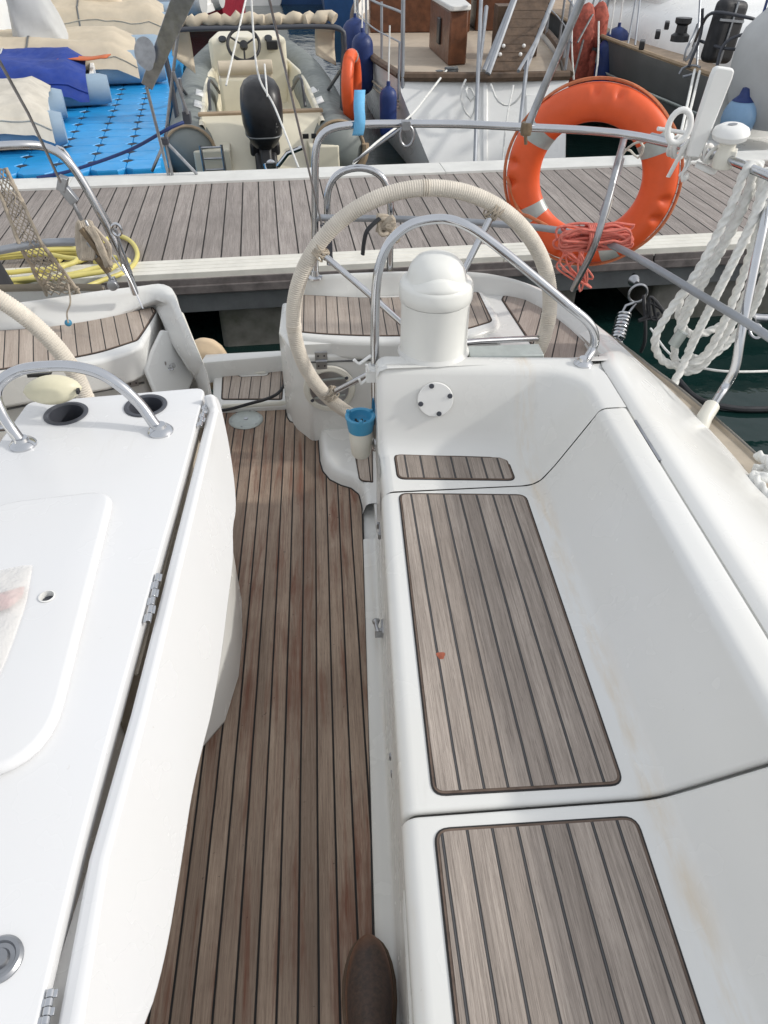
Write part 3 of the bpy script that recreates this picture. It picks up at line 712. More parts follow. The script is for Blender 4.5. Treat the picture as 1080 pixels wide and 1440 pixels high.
# ---- port stern quarter
zp = .50
po_px = [(-140, 438), (-60, 434), (14, 427), (80, 418), (140, 409), (200, 402), (222, 399), (236, 402), (243, 411), (252, 432), (268, 470), (284, 507), (291, 524), (291, 534)]
pz = [zp] * 9 + [.49, .46, .42, .36, .28]
pi_px = [(-140, 466), (-60, 466), (0, 464.5), (63, 460.5), (100, 456), (143, 448.5), (180, 440), (214, 430.5), (219, 434), (226, 446), (240, 478), (262, 513), (272, 529), (276, 537)]
piz = [.422] * 9 + [.42, .37, .30, .24, .20]
oi = tocount(resample(catmull([P(x, y, z) for (x, y), z in zip(po_px, pz)], 5), .01), 70); ii = tocount(resample(catmull([P(x, y, z) for (x, y), z in zip(pi_px, piz)], 5), .01), 70)
rows = []
for a, b_ in zip(oi, ii):
    o = (a - b_); o.z = 0; o.normalize(); w_ = b_ - a
    rows.append([V((a.x, a.y, -.95)) - o * .1, a + o * .012 + V((0, 0, -.3)), a + o * .012 + V((0, 0, -.02)), a + o * .006 + V((0, 0, -.004)), a, a + w_ * .22 + V((0, 0, .012)), a + w_ * .34 + V((0, 0, .008)), a + w_ * .42, a + w_ * .9 + V((0, 0, .002)), b_, b_ + V((0, 0, -.01))])
mb = MB(); mb.grid(rows); mb.build('stern_coaming', G, yacht, sm=50)
seat_px = [(-140, 466), (0, 466), (63, 462), (100, 457), (143, 450), (180, 441), (214, 431), (222, 436), (212, 462), (199, 486), (180, 495), (141, 507), (60, 520), (0, 530), (-140, 545)]
sp_ = [P2(x, y, .42) for x, y in seat_px]
mb = MB(); mb.prism(sp_, .30, .42); mb.build('port_seat', G, yacht, bevel=.014, seg=4)
teak_panel([P2(-120, 468, .42), P2(0, 466, .42), P2(63, 461.5, .42), P2(143, 449.5, .42), P2(214, 432.5, .42), P2(219, 438, .42), P2(207, 459, .42), P2(193, 479, .42), P2(141, 496, .42), P2(100, 504, .42), P2(0, 521, .42), P2(-120, 534, .42)], [.01, .3, .3, .3, .008, .008, .3, .012, .3, .3, .3, .01], .421, M['portteak'])
# port locker body below the seat and the panel at its right end
f0 = P(-140, 550, .40); f1 = P(200, 491, .40); f2 = P(226, 445, .40)
body = [V((f0.x, f0.y + .012, 0)), V((f1.x - .02, f1.y + .02, 0)), V((f2.x, f2.y, 0)), V((f2.x, f2.y + .1, 0)), V((f0.x, f0.y + .3, 0))]
mb = MB(); mb.prism([(p.x, p.y) for p in body], -.3, .31); mb.build('port_locker', G, yacht, bevel=.012)
q0 = P(-140, 578, .28); q1 = P(237, 528, .28)
mb = MB(); a = V((f0.x, f0.y + .004, .26)); b_ = V((f1.x - .022, f1.y + .008, .26)); mb.bar(a, b_, .006, .005); mb.build('locker_seam', M['galv'], yacht)
latch(V((0, 0, 0)) + PP(186, 531, V((f1.x, f1.y, 0)), (V((f1.x - f0.x, f1.y - f0.y, 0)).cross(V((0, 0, 1)))).normalized()) + V((0, -.006, 0)), atan2(f1.y - f0.y, f1.x - f0.x), .95)
# folded gate panel at the right end of the locker (white board with a hook)
pn = [(228, 463), (248, 466), (276, 526), (268, 545), (242, 590), (222, 560), (205, 520), (214, 492)]
o0 = P(228, 463, .41); nn = V((.80, -.45, .50)).normalized()
poly = [PP(x, y, o0, nn) for x, y in pn]; mb = MB(); mb.extr(poly, -nn * .02); gb = mb.build('gate_panel', G, yacht, bevel=.008, seg=3)
c = PP(238, 516, o0, nn) + nn * .008; mb = MB(); mb.lathe([(.007, 0), (.007, .012), (.010, .014), (.010, .018), (.001, .02)], c, nn); mb.tube([c + V((-.016, 0, .02)), c + V((-.018, 0, 0)), c + V((-.005, -.005, -.012)), c + V((.01, -.005, -.008))], .0035, 8); mb.build('hook', M['steel'], gb)
mb = MB(); mb.tube([P(255, 442, .44), P(268, 475, .42), P(284, 514, .33)], .009, 8); mb.build('gate_rod', M['cream'], yacht)
# ---- cockpit table
ZT = .72
table = bpy.data.objects.new('cockpit_table', None); COL.objects.link(table); table.parent = yacht; ROOTM[table.name] = ROOTM[yacht.name]
a = P(289, 544, ZT); b_ = P(62, 1440, ZT); bn = a + (b_ - a) * 1.45; l = P(39, 565, ZT); l2 = P(0, 619, ZT); ln = V((l2.x, bn.y, ZT))
mb = MB(); er = [P2(x, y, ZT) for x, y in ((262, 650), (213, 820), (163, 1000), (107, 1207), (53, 1440))]; mb.prism(round_poly([(a.x, a.y)] + er + [(er[-1][0] - .01, er[-1][1] - .30), (ln.x, ln.y), (l2.x, l2.y), (l.x, l.y)], [.03, .3, .3, .3, .3, .02, .02, .02, .02, .02]), ZT - .035, ZT)
tt = mb.build('table_top', M['table'], table, sm=0)
q = tt.modifiers.new('b', 'BEVEL'); q.width = .011; q.segments = 4; q.limit_method = 'ANGLE'; q.angle_limit = rad(50)
cuts = []
cups = [P(93, 582, ZT), P(205, 571, ZT)]
for c in cups:
    k = MB(); k.lathe([(.041, -.2), (.041, .2)], c, n=40); cuts.append(k.build('cutter', M['gel'], table, sm=0))
cut(tt, cuts); tt.data.shade_smooth(); tt.data.set_sharp_from_angle(angle=rad(38))
for c in cups:
    mb = MB(); mb.lathe([(.040, -.09), (.0402, -.01), (.0405, .0), (.050, .0005), (.0505, .002), (.049, .0035), (.042, .004), (.0385, .001), (.0375, -.02), (.035, -.085), (.001, -.086)], c, n=44); mb.build('cup_holder', M['dkgrey'], table)
# body of the table below the top
mb = MB(); bx0, bx1 = l.x + .05, xl(a, bn, 1.0) - .03
mb.prism(round_poly([(bx0, -.05), (bx1 - .05, -.05), (bx1 - .01, 1.5), (bx0, 1.5)], .04), .30, ZT - .035)
pb = [P2(288, 1053, 0), P2(318, 1018, 0), P2(337, 955, 0), P2(342, 900, 0), P2(341, 850, 0)]
yy = pb[-1][1]
bp = [(bx0, pb[0][1] - .05), (pb[0][0] - .05, pb[0][1] - .03)] + pb + [P2(329, 790, 0), P2(312, 768, 0), P2(280, 760, 0), (bx0, yy + .25)]
mb.prism(bp, -.002, .42)
mb.build('table_pedestal', G, table, bevel=.02, seg=3)
# raised lid on the top
r0, r1 = P(160, 693, ZT + .016), P(88, 985, ZT + .016)
r2 = r0 + (r1 - r0) * 1.24
lp = [(r0.x, r0.y), (r2.x, r2.y), (-.66, r2.y - .05), (-.66, r0.y - .08), (P(20, 700, ZT).x, P(20, 700, ZT).y)]
lp = [(r0.x, r0.y), (r2.x, r2.y), (-.9, r2.y), (-.9, r0.y)]
xL = l2.x + .03; lp = [(r0.x, r0.y + .01), (r2.x, r2.y), (xL, r2.y), (xL, r0.y - .07), (xL + .06, r0.y - .015)]
mb = MB(); mb.prism(round_poly(lp, [.05, .12, .1, .05, .12], 8), ZT - .002, ZT + .021)
tl = mb.build('table_lid', M['table'], table, sm=0); q = tl.modifiers.new('b', 'BEVEL'); q.width = .018; q.segments = 5; q.limit_method = 'ANGLE'; q.angle_limit = rad(50)
k = MB(); k.lathe([(.0125, -.03), (.0125, .06)], P(66, 839, ZT + .021), n=24); cut(tl, [k.build('cutter', M['gel'], table, sm=0)]); tl.data.shade_smooth(); tl.data.set_sharp_from_angle(angle=rad(38))
mb = MB(); mb.lathe([(.0138, 0), (.014, .0015), (.0118, .002), (.0116, -.012)], P(66, 839, ZT + .0215), n=24, caps=False); mb.lathe([(.0114, -.010), (.001, -.0095)], P(66, 839, ZT + .0215), n=20, mi=1); mb.build('finger_hole', [M['white'], M['dkgrey']], tl)
# drop leaf
t0 = P(272, 640, ZT - .008); t1 = P(178, 1000, ZT - .008); ld = (t1 - t0).normalized()
out_dir = V((-ld.y, ld.x, 0));
if out_dir.x < 0: out_dir = -out_dir
ln_ = (out_dir * 1.0 + V((0, 0, .20))).normalized()
leaf_px = [(299, 553), (308, 560), (316, 590), (324, 630), (331, 680), (333, 718), (329, 745), (329, 790), (322, 850), (312, 930), (300, 1000), (287, 1053), (272, 1120), (255, 1230), (238, 1330), (220, 1405), (205, 1445), (180, 1510), (130, 1600)]
lf = [PP(x, y, t0 + out_dir * .0285, ln_) for x, y in leaf_px]
tn = P(-8, 1600, ZT - .008); tf = PP(295, 553, t0 + out_dir * .0285, ln_)
top_n = V((tn.x, tn.y, ZT - .008)) + out_dir * .0285; top_m = P(117, 1207, ZT - .008) + out_dir * .0285; top_k = P(70, 1440, ZT - .008) + out_dir * .0285;  tfar = t0 - ld * ((t0 - tf).length) + out_dir * .0285
lf = resample(catmull(lf, 4), .02) + [top_n + V((0, 0, -.06)), top_n, top_k, top_m, t1 + out_dir * .0285, t0 + out_dir * .0285, tfar]
mb = MB(); mb.extr(lf, -ln_ * .026); leaf = mb.build('table_leaf', M['table'], table, sm=0); q = leaf.modifiers.new('b', 'BEVEL'); q.width = .008; q.segments = 4; q.limit_method = 'ANGLE'; q.angle_limit = rad(60)
leaf.data.shade_smooth(); leaf.data.set_sharp_from_angle(angle=rad(38))
# added tan strips, standing in for the shaded floor seen through the gap
mb = MB(); a1 = P(262, 640, ZT - .03) - out_dir * .01; mb.bar(a1 - ld * .25 + V((-.02, 0, -.09)), a1 + ld * .62 + V((-.02, 0, -.09)), .004, .12); mb.bar(a1 - ld * .25 + V((0, 0, -.012)), a1 + ld * .60 + V((0, 0, -.012)), .05, .004); mb.build('gap_filler', M['tantoe'], table)
def hinge(px0, py0, px1, py1):
    p, q_ = P(px0, py0, ZT - .003), P(px1, py1, ZT - .003); L = MB(); n_ = 6
    for k in range(n_):
        A_, B_ = p.lerp(q_, k / n_), p.lerp(q_, (k + .92) / n_); L.tube([A_, B_], .0048, 10); s_ = -1 if k % 2 else 1
        L.bar(A_ + out_dir * .004 * s_, B_ + out_dir * .004 * s_, .008, .003)
    L.build('hinge', M['steel'], table, bevel=.0006)
hinge(222, 808, 208, 876); hinge(291, 565, 281, 600); hinge(72, 1392, 58, 1470)
mb = MB(); p = P(100, 1210, ZT - .012); mb.bar(p, P(84, 1278, ZT - .012), .014, .01); mb.build('leaf_bracket', M['cream'], table, bevel=.004)
# chrome fitting near the viewer
c = P(0, 1350, ZT); mb = MB(); mb.lathe([(.026, 0), (.026, .003), (.023, .006), (.019, .006), (.017, .003), (.012, .003), (.010, .007), (.001, .008)], c, n=40); mb.build('table_fitting', M['dullsteel'], table)
# arched grab rail on the table
ar = [(33, 624, ZT), (14, 600, ZT + .03)]
A, B = P(33, 626, ZT), P(226, 607, ZT)
hx = B - A
def ap(px, py, y): return PY(px, py, y)
arch = [A, ap(16, 603, A.y + .01), ap(2, 580, A.y + .03), ap(-6, 556, A.y + .05), ap(3, 535, A.y + .06), ap(30, 520, A.y + .07), ap(70, 515, A.y + .07), ap(105, 516, A.y + .07), ap(140, 525, A.y + .07), ap(172, 545, A.y + .06), ap(198, 570, A.y + .055), ap(214, 592, B.y + .01), B]
mb = MB(); mb.tube(resample(catmull(arch, 8), .008), .0125, 16); ra = mb.build('grab_rail', M['steel'], table)
mb = MB()
for c in (A, B): mb.lathe([(.029, 0), (.029, .004), (.024, .010), (.016, .013), (.0135, .02)], c, n=28)
mb.build('rail_foot', M['steel'], ra)
# yellowed cover under the arch
c = PY(74, 548, 1.53); mb = MB(); mb.lathe([(max(.001, .034 * sin(pi * k / 14) ** .55), -.065 + .13 * k / 14) for k in range(15)], c, (1, .06, .02), 24); cv = mb.build('lamp_cover', M['yellowed'], table)
mb = MB(); mb.box(c + V((.062, -.018, .004)), (.006, .012, .010)); mb.box(c + V((-.03, .03, .026)), (.05, .02, .008)); mb.build('cover_slot', M['black'], cv)
# plastic bag on the lid
def crumple(outline, z, h, seed, nx=34):
    RR = random.Random(seed); pts = [V(P2(x, y, z)) for x, y in outline]; c = sum(pts, V((0, 0))) / len(pts); rows = []
    ph = [(RR.uniform(20, 90), RR.uniform(20, 90), RR.uniform(0, 6)) for _ in range(5)]
    for j in range(12):
        t = j / 11; r_ = []
        for p in tocount([V((p.x, p.y, 0)) for p in pts + pts[:1]], nx):
            q = V((c.x, c.y, 0)).lerp(p, t); hh = sum(sin(a * q.x + b__ * q.y + f) for a, b__, f in ph) / 5
            r_.append(V((q.x, q.y, z + .003 + h * (1 - t ** 3) * (.6 + .5 * hh))))
        rows.append(r_)
    return MB().grid(rows)
bag = crumple([(-60, 830), (0, 803), (47, 794), (44, 815), (38, 850), (28, 880), (12, 925), (-4, 962), (-60, 1000)], ZT + .021, .016, 4)
bg = thing('plastic_bag', 'crumpled clear plastic bag lying on the raised lid of the white table', 'plastic bag', tuple(P(0, 880, ZT + .018)))
bag.build('bag_film', M['bag'], bg, sm=60)
cn = crumple([(-50, 850), (10, 833), (36, 825), (32, 842), (15, 856), (-50, 880)], ZT + .024, .010, 8)
cn.build('pink_wrapper', plain('pink_wrapper', (.70, .42, .42), .4, var=.5, vscale=60), bg, sm=60)
# mirror the bench, pod, deck and pedestal to the other side
for o in list(kids(yacht)):
    if o.name.split('.')[0] in ('locker_lid', 'near_bench', 'bench_front', 'pedestal_pod', 'side_deck', 'toe_rail', 'topside', 'binnacle', 'grab_rail'):
        c = copy_tree(o, yacht); c.scale = (-1, 1, 1); c.location.x = -.14
# ---- stern rails (pushpits)
T1 = .0125
def rail(pts, name, m='steel', r=T1, step=.02, n=12, par=None): mb = MB(); mb.tube(resample(catmull(pts, 8), step), r, n); return mb.build(name, M[m], par or yacht)
rb = P(443, 391, .49)
push = [rb, PY(443, 330, rb.y), PY(443, 260, rb.y), PY(444, 215, rb.y), PY(450, 194, rb.y), PY(466, 181, rb.y), PY(500, 175.5, rb.y + .01)] + [P(x, y, 1.03) for x, y in [(560, 174), (640, 174.5), (700, 177), (760, 180), (820, 183), (880, 189), (950, 203), (1010, 219), (1080, 247), (1110, 262)]]
psh = rail(push, 'stern_rail', r=.0135)
m3 = [PY(440, 306, rb.y), PY(560, 308, rb.y)] + [P(x, y, .70) for x, y in [(640, 311), (700, 315), (765, 321), (820, 331), (872, 350), (920, 376), (980, 412), (1060, 460), (1110, 494)]]
rail(m3, 'middle_rail', 'greytube', r=.0125)
post = [P(990, 592, .455), PY(1014, 553, 1.95), PY(1033, 520, 1.97), PY(1042, 470, 2.0), PY(1060, 380, 2.08), PY(1075, 310, 2.16), PY(1084, 262, 2.25)]
rail(post, 'rail_post', r=.0145)
mb = MB(); pb_ = P(986, 598, .45); mb.tube([pb_ + V((0, 0, -.01)), P(990, 588, .462), P(1001, 571, .475)], .023, 16); mb.build('post_socket', M['cream'], yacht)
arch2 = [PY(464, 372, 2.92), PY(462, 330, 2.92), PY(460, 285, 2.92), PY(465, 258, 2.92), PY(480, 242, 2.92), PY(505, 236, 2.92), PY(528, 242, 2.92), PY(543, 258, 2.92), PY(549, 285, 2.92), PY(549, 330, 2.92), PY(548, 380, 2.92)]
rail(arch2, 'stern_hoop', 'steel', r=.013)
mb = MB(); mb.lathe([(.03, 0), (.03, .006), (.018, .012), (.016, .03)], rb); mb.build('rail_foot', M['steel'], psh)
# prop strut from top rail to deck behind the life ring
rail([P(882, 190, 1.0) + V((0, .02, 0)), P(866, 240, .93), P(850, 300, .82), P(833, 352, .70), P(808, 410, .49) + V((0, .02, 0))], 'rail_brace', 'dullsteel', r=.012)
# backstay tube rising from the top rail
rail([P(741, 181, 1.03), PY(762, 130, 2.78), PY(830, -30, 2.72)], 'backstay_tube', 'dullsteel', r=.0135)
mb = MB(); c = P(740, 181, 1.03); mb.lathe([(.018, -.02), (.020, 0), (.018, .02)], c, (0, 0, 1)); mb.tube([c + V((0, 0, -.02)), c + V((.005, 0, -.05))], .006); mb.build('tube_clamp', M['rust'], yacht)
mb = MB(); mb.tube([PY(374, -20, 2.5), PY(418, 170, 2.78), PY(453, 318, 2.84)], .004, 6); mb.build('backstay_wire', M['dullsteel'], yacht)
mb = MB(); c = PY(453, 315, 2.84); mb.tube([c, PY(459, 335, 2.86), PY(467, 372, 2.88)], .010, 8); mb.box(PY(462, 345, 2.86), (.03, .025, .05)); mb.build('backstay_shackle', M['dkgrey'], yacht, bevel=.003)
mb = MB(); c = P(572, 193, 1.0); c = c; rg = [PY(572, 191, 2.84) + V((cos(a) * .024, 0, sin(a) * .034)) for a in [2 * pi * k / 20 for k in range(20)]]; mb.tube(rg, .005, 8, closed=True); mb.box(PY(571, 176, 2.84), (.03, .03, .03)); mb.tube([PY(565, 180, 2.84), PY(530, 205, 2.86), PY(497, 228, 2.9)], .005, 8); mb.build('rail_shackle', M['dullsteel'], yacht, bevel=.003)
# port stern rail
pr_ = [P(190, 412, .51), PY(177, 375, 2.66), PY(150, 318, 2.66), PY(120, 262, 2.66), PY(100, 232, 2.66), PY(84, 216, 2.66), PY(60, 206, 2.66), PY(30, 204, 2.62), PY(-30, 207, 2.58), PY(-150, 214, 2.5)]
rail(pr_, 'stern_rail', r=.0135)
rail([PY(120, 340, 2.64), PY(60, 342, 2.62), PY(0, 352, 2.58), PY(-120, 374, 2.5)], 'middle_rail', 'greytube', r=.014)
rail([PY(80, 207, 2.70), PY(91, 213, 2.72), PY(108, 240, 2.72), PY(140, 290, 2.74), PY(162, 326, 2.76)], 'rail_strut', r=.007)
mb = MB(); mb.tube([PY(-14, 62, 2.2), PY(40, 160, 2.4), PY(88, 262, 2.58)], .0045, 6); mb.build('backstay_wire', M['dullsteel'], yacht)
mb = MB()
tk = [(88, 258), (98, 275), (115, 310), (128, 340), (145, 372), (160, 398)]
tp = [PY(x, y, 2.58) for x, y in tk]
mb.tube([tp[1], tp[2]], .007, 8); mb.tube([tp[2] + V((.012, 0, 0)), tp[4] + V((.014, 0, 0))], .005, 8); mb.tube([tp[3] + V((-.012, 0, 0)), tp[5]], .006, 8)
mb.box(tp[0], (.028, .03, .045), Euler((0, .4, 0))); mb.box(tp[1], (.03, .025, .05), Euler((0, -.5, 0))); mb.box(tp[3], (.016, .018, .10), Euler((0, -.45, 0)), 1); mb.box(tp[4], (.022, .02, .06), Euler((0, -.5, 0)), 1); mb.box(tp[5], (.022, .02, .04), Euler((0, -.2, 0)))
mb.lathe([(.010, -.010), (.018, -.008), (.018, .008), (.010, .010)], tp[5] + V((0, -.02, 0)), (0, 1, 0))
mb.build('backstay_tackle', [M['dullsteel'], M['rust']], yacht, bevel=.003)
mb = MB(); mb.tube([PY(163, 322, 2.6), PY(172, 350, 2.6), PY(185, 384, 2.6), PY(181, 390, 2.6), PY(170, 365, 2.6), PY(165, 330, 2.6)], .004, 6)
mb.tube([PY(164, 323, 2.6) + V((cos(a) * .016, 0, sin(a) * .02)) for a in [2 * pi * k / 14 for k in range(14)]], .005, 6, closed=True)
mb.tube([PY(172, 372, 2.58), PY(186, 400, 2.56), PY(201, 434, 2.5)], .0028, 6); mb.tube([PY(152, 350, 2.58), PY(168, 375, 2.58), PY(182, 391, 2.57)], .003, 6); mb.build('lashing_wire', M['steel'], yacht)

# rust-red spot on the long seat panel, bare screw marks on the table lid and bench lip
c = P(620, 922, zs + .0047); mb = MB(); mb.add([c + V((cos(a) * .0085 * (1 + .3 * sin(3 * a)), sin(a) * .012 * (1 + .25 * cos(2 * a)), 0)) for a in [2 * pi * k / 18 for k in range(18)]], [list(range(18))]); mb.build('rust_spot', plain('rust_red_spot', (.36, .10, .055), .8, var=.4, vscale=60), yacht, sm=0)
# ================================================================ water and dock
mb = MB(); mb.prism([(-80, -40), (80, -40), (80, 120), (-80, 120)], -.9, -.65); single('water', mb, M['water'], None, None, kind='structure', sm=0, base=(0, 0, -.65))
ZD = -.10
A = P(0, 270, ZD); B = P(800, 238, ZD); E1 = (B - A).normalized(); E2 = V((-E1.y, E1.x, 0))
rz = atan2(E1.y, E1.x); o_ = A + E1 * (V((0, A.y, 0)) - A).dot(E1)
def dl(p): q = p - o_; return q.dot(E1), q.dot(E2)
wn_ = dl(P(400, 360, ZD))[1]; wn2 = dl(P(400, 379, ZD))[1]; wf = dl(P(400, 240, ZD))[1]
dock = thing('floating_dock', 'long floating dock of grey weathered planks with cream edge strips crossing behind the stern', 'dock', (o_.x, o_.y, -.65), rz)
local(dock); z0 = ZD + .65
mb = MB(); mb.prism([(-14, wn_), (16, wn_), (16, 0), (-14, 0)], z0 - .04, z0); mb.build('plank_deck', M['dockteak'], dock, sm=0)
for nm, a, b_, h, mt in (('edge_strip', wn2, wn_, .012, 'trim'), ('edge_strip', 0, wf, .018, 'farcap')):
    mb = MB()
    x = -14.0
    while x < 16:
        n_ = min(x + 3.0, 16)
        if nm and mt == 'trim':
            k = 4; w_ = (b_ - a) / k
            for j in range(k): mb.box(((x + n_) / 2, a + w_ * (j + .5), z0 - .02 + h / 2), (n_ - x - .004, w_ - .004, .04 + h))
        else: mb.box(((x + n_) / 2, (a + b_) / 2, z0 - .03 + h / 2), (n_ - x - .004, b_ - a, .06 + h))
        x = n_
    mb.build(nm, M[mt], dock, bevel=.003)
mb = MB()
for x in range(-14, 16, 4):
    mb.box((x + 2, wn2 + .03, z0 - .075), (3.99, .075, .10)); mb.box((x + 2, wn2 - .012, z0 - .09), (3.99, .02, .05))
mb.build('fender_board', M['timber'], dock, bevel=.004)
mb = MB(); mb.box((1, wn2 + .06, z0 - .19), (30, .06, .13)); mb.box((1, -.06, z0 - .12), (30, .06, .16)); mb.build('side_beam', M['galv'], dock, bevel=.004)
mb = MB()
for x in [-1.07 + .42 * k for k in range(-12, 24) if k % 1 == 0]:
    if R.random() < .55: mb.lathe([(.012, 0), (.012, .003), (.001, .003)], (x + R.uniform(-.05, .05), wn2 + .029, z0 - .17), (0, -1, 0), 10)
mb.build('bolt_holes', M['black'], dock)
def gx0(px, py, z): return dl(P(px, py, z))[0]
xs_ = gx0(303, 440, -.32)
for k in range(-3, 6):
    xa = xs_ + 2.95 * k; mb = MB()
    mb.box((xa + 1.2, (wn2 + wf) / 2 + .06, -.02 + z0 - .52), (2.4, wf - wn2 - .12, .62)); f = mb.build('concrete_float', M['conc'], dock, bevel=.03)
# mooring ring, shackle and spring on the near beam
rc = P(893, 408, -.16); ring = thing('mooring_spring', 'steel coil mooring spring and shackle hung from a ring on the dock beam', 'mooring spring', tuple(rc))
mb = MB(); mb.tube([rc + V((cos(a) * .055, -.05, sin(a) * .055)) for a in [2 * pi * k / 28 for k in range(28)]], .008, 8, closed=True); mb.lathe([(.035, 0), (.03, .02), (.015, .05)], rc + V((0, .05, .04)), (0, -1, 0)); mb.build('ring', M['dullsteel'], ring)
s0 = PY(888, 425, rc.y - .08); s1 = PY(878, 442, rc.y - .10); s2 = PY(868, 478, rc.y - .22)
mb = MB(); mb.tube([s0 + V((.02, 0, 0)), s0 + V((-.03, 0, -.02)), s1 + V((-.02, 0, 0)), s1 + V((.02, 0, 0)), s0 + V((.03, 0, -.01))], .008, 8, closed=True); mb.build('shackle', M['dullsteel'], ring)
ax = (s2 - s1); L_ = ax.length; ax.normalize(); n1 = ax.cross(V((0, 1, 0))).normalized(); n2_ = ax.cross(n1); mb = MB()
mb.tube([s1 + ax * (L_ * t / 160) + (n1 * cos(t / 160 * 2 * pi * 8) + n2_ * sin(t / 160 * 2 * pi * 8)) * .036 for t in range(161)], .009, 8); mb.tube([s1, s2], .006, 8); mb.tube([s2, s2 + V((-.25, -.9, .35))], .009, 8); mb.build('spring', M['steel'], ring)
mb = MB(); c = P(905, 415, -.16)
pts = [c + V((R.uniform(-.05, .16), -.08, R.uniform(-.14, .03))) for _ in range(14)]; mb.tube(resample(catmull(pts, 6), .012), .010, 8)
mb.tube(resample(catmull([c, c + V((.01, -.08, -.12)), c + V((.03, -.1, -.25)), c + V((.03, -.08, -.33))], 6), .02), .011, 8)
single('black_rope', mb, M['rubber'], 'tangle of thin black rope knotted to the mooring ring on the dock', 'rope')
mb = MB(); mb.tube(resample(catmull([PY(915, 462, 3.7), PY(945, 500, 3.3), PY(1000, 520, 3.0), PY(1080, 522, 3.0), PY(1160, 515, 3.2)], 8), .03), .006, 8)
single('mooring_line', mb, M['rope'], 'thin white line running low over the dark water on the right', 'mooring line')
mb = MB(); mb.tube(resample(catmull([P(950, 530, -.6), P(980, 560, -.62), P(1030, 574, -.63), P(1090, 575, -.63), P(1180, 570, -.63)], 8), .03), .018, 8)
single('hose', mb, M['rubber'], 'black ribbed hose lying in the water beyond the toe rail', 'hose')
mb = MB(); c = P(1075, 448, -.2); mb.tube([c + V((-.2, 0, .02)), c, c + V((.4, 0, 0))], .025, 10); mb.tube([c + V((-.12 + cos(a) * .04, -.04, sin(a) * .04)) for a in [2 * pi * k / 18 for k in range(18)]], .012, 8, closed=True)
mb.tube([c + V((-.06 + cos(a) * .035, -.05 + sin(a) * .03, -.05 + sin(a) * .03)) for a in [2 * pi * k / 18 for k in range(18)]], .010, 8, closed=True)
single('mooring_chain', mb, M['dullsteel'], 'short end of steel mooring chain at the right edge against the dock side', 'chain')
# yellow hose coiled on the dock
pts = [PY(215, 0, 5)] * 0
def D(px, py, dz=.02): return P(px, py, ZD + dz)
pts = []
for t in range(70):
    a = t / 70 * 2 * pi * 3.4; r_ = .32 + .12 * sin(t * .13) + .03 * R.uniform(-1, 1); c = D(40, 372, .02 + .010 * (t / 12)); pts.append(c + V((cos(a) * r_ * 1.25, sin(a) * r_ * .55, 0)))
pts += [D(90, 345, .06), D(110, 352, .04), D(130, 348, .03), D(160, 332, .02), D(182, 338, .02), D(193, 355, .02), D(188, 372, .02), D(170, 385, .02), D(150, 392, .02), D(112, 407, .02)]
mb = MB(); mb.tube(resample(catmull(pts, 5), .02), .0145, 10)
mb.tube(resample(catmull([D(5, 395), D(40, 392), D(80, 375), D(110, 368), D(140, 358)], 6), .02), .0145, 10)
mb.tube(resample(catmull([D(-40, 400), D(20, 398), D(60, 386), D(100, 352), D(125, 349)], 6), .02), .0145, 10)
single('yellow_hose', mb, M['hose'], 'yellow garden hose lying in loose coils on the dock planks at left', 'hose', base=tuple(D(60, 375, 0)))
# black bin at the left edge, behind the port coaming
c = PY(-8, 424, 3.05); mb = MB(); mb.lathe([(.10, -.3), (.105, .0), (.108, .155), (.118, .165), (.118, .19), (.108, .19), (.095, .0), (.001, -.02)], c, (-.25, -.05, 1), 32)
single('bucket', mb, M['rubber'], 'black rubber tub at the left edge behind the port seat', 'tub')
# fender at the gap
c = PY(290, 512, 3.05); fe = thing('fender', 'beige teardrop fender peeping out in the stern gap', 'fender', (c.x, c.y, c.z - .2))
mb = MB(); mb.ball(c, (.105, .105, .12), n=28); mb.build('fender_body', plain('stained_beige_vinyl', (.72, .55, .36), .5, var=.2), fe)
# ================================================================ things on the stern rails
# ---- life ring
lc = PY(829, 250, 2.98); ln3 = Matrix.Rotation(rad(-27), 3, 'Z') @ V((0, -1, 0.03)); ln3.normalize()
lx = ln3.cross(V((0, 0, 1))).normalized(); lz = lx.cross(ln3).normalized()
if lz.z < 0: lz = -lz
tl_ = rad(6); lx, lz = lx * cos(tl_) + lz * sin(tl_), lz * cos(tl_) - lx * sin(tl_)
life = thing('life_ring', 'orange life ring with grey reflective bands hanging on the stern rail', 'life ring', tuple(lc - V((0, 0, .36))))
LR, rt_, rn_ = .262, .066, .047
def lpt(a, q, s=1.0, dn=0):
    ro = LR + cos(q) * rt_ * s; return lc + (lx * cos(a) + lz * sin(a)) * ro + ln3 * (sin(q) * rn_ * s + dn)
dim = [(rad(96), rad(80)), (rad(182), rad(196)), (rad(0), rad(-14)), (rad(276), rad(262))]
rows = []
NA = 240; NQ = 36
for i in range(NA):
    a = 2 * pi * i / NA; r_ = []
    for j in range(NQ):
        q = 2 * pi * j / NQ; s = 1.0
        for pr in dim:
            for dd in pr:
                da = (a - dd + pi) % (2 * pi) - pi; dq = (q - rad(48) + pi) % (2 * pi) - pi
                s -= .34 * math.exp(-(da / .050) ** 2 - (dq / .40) ** 2)
        r_.append(lpt(a, q, s))
    rows.append(r_)
mb = MB(); mb.grid(rows, cu=True, cv=True); mb.build('ring_body', M['orange'], life, sm=80)
for a0 in (142, 26, 318, 238):
    mb = MB(); mb.grid([[lpt(rad(a0 - 6.5 + 13 * i / 8), 2 * pi * j / 36, 1.018) for j in range(36)] for i in range(9)], cu=True); mb.build('reflective_band', M['reflect'], life, sm=80)
mb = MB(); pts = []
for k in range(97):
    a = 2 * pi * k / 96 + rad(40); u = (k % 24) / 24; pts.append(lpt(a, 0, 1.06 + .10 * sin(pi * u)))
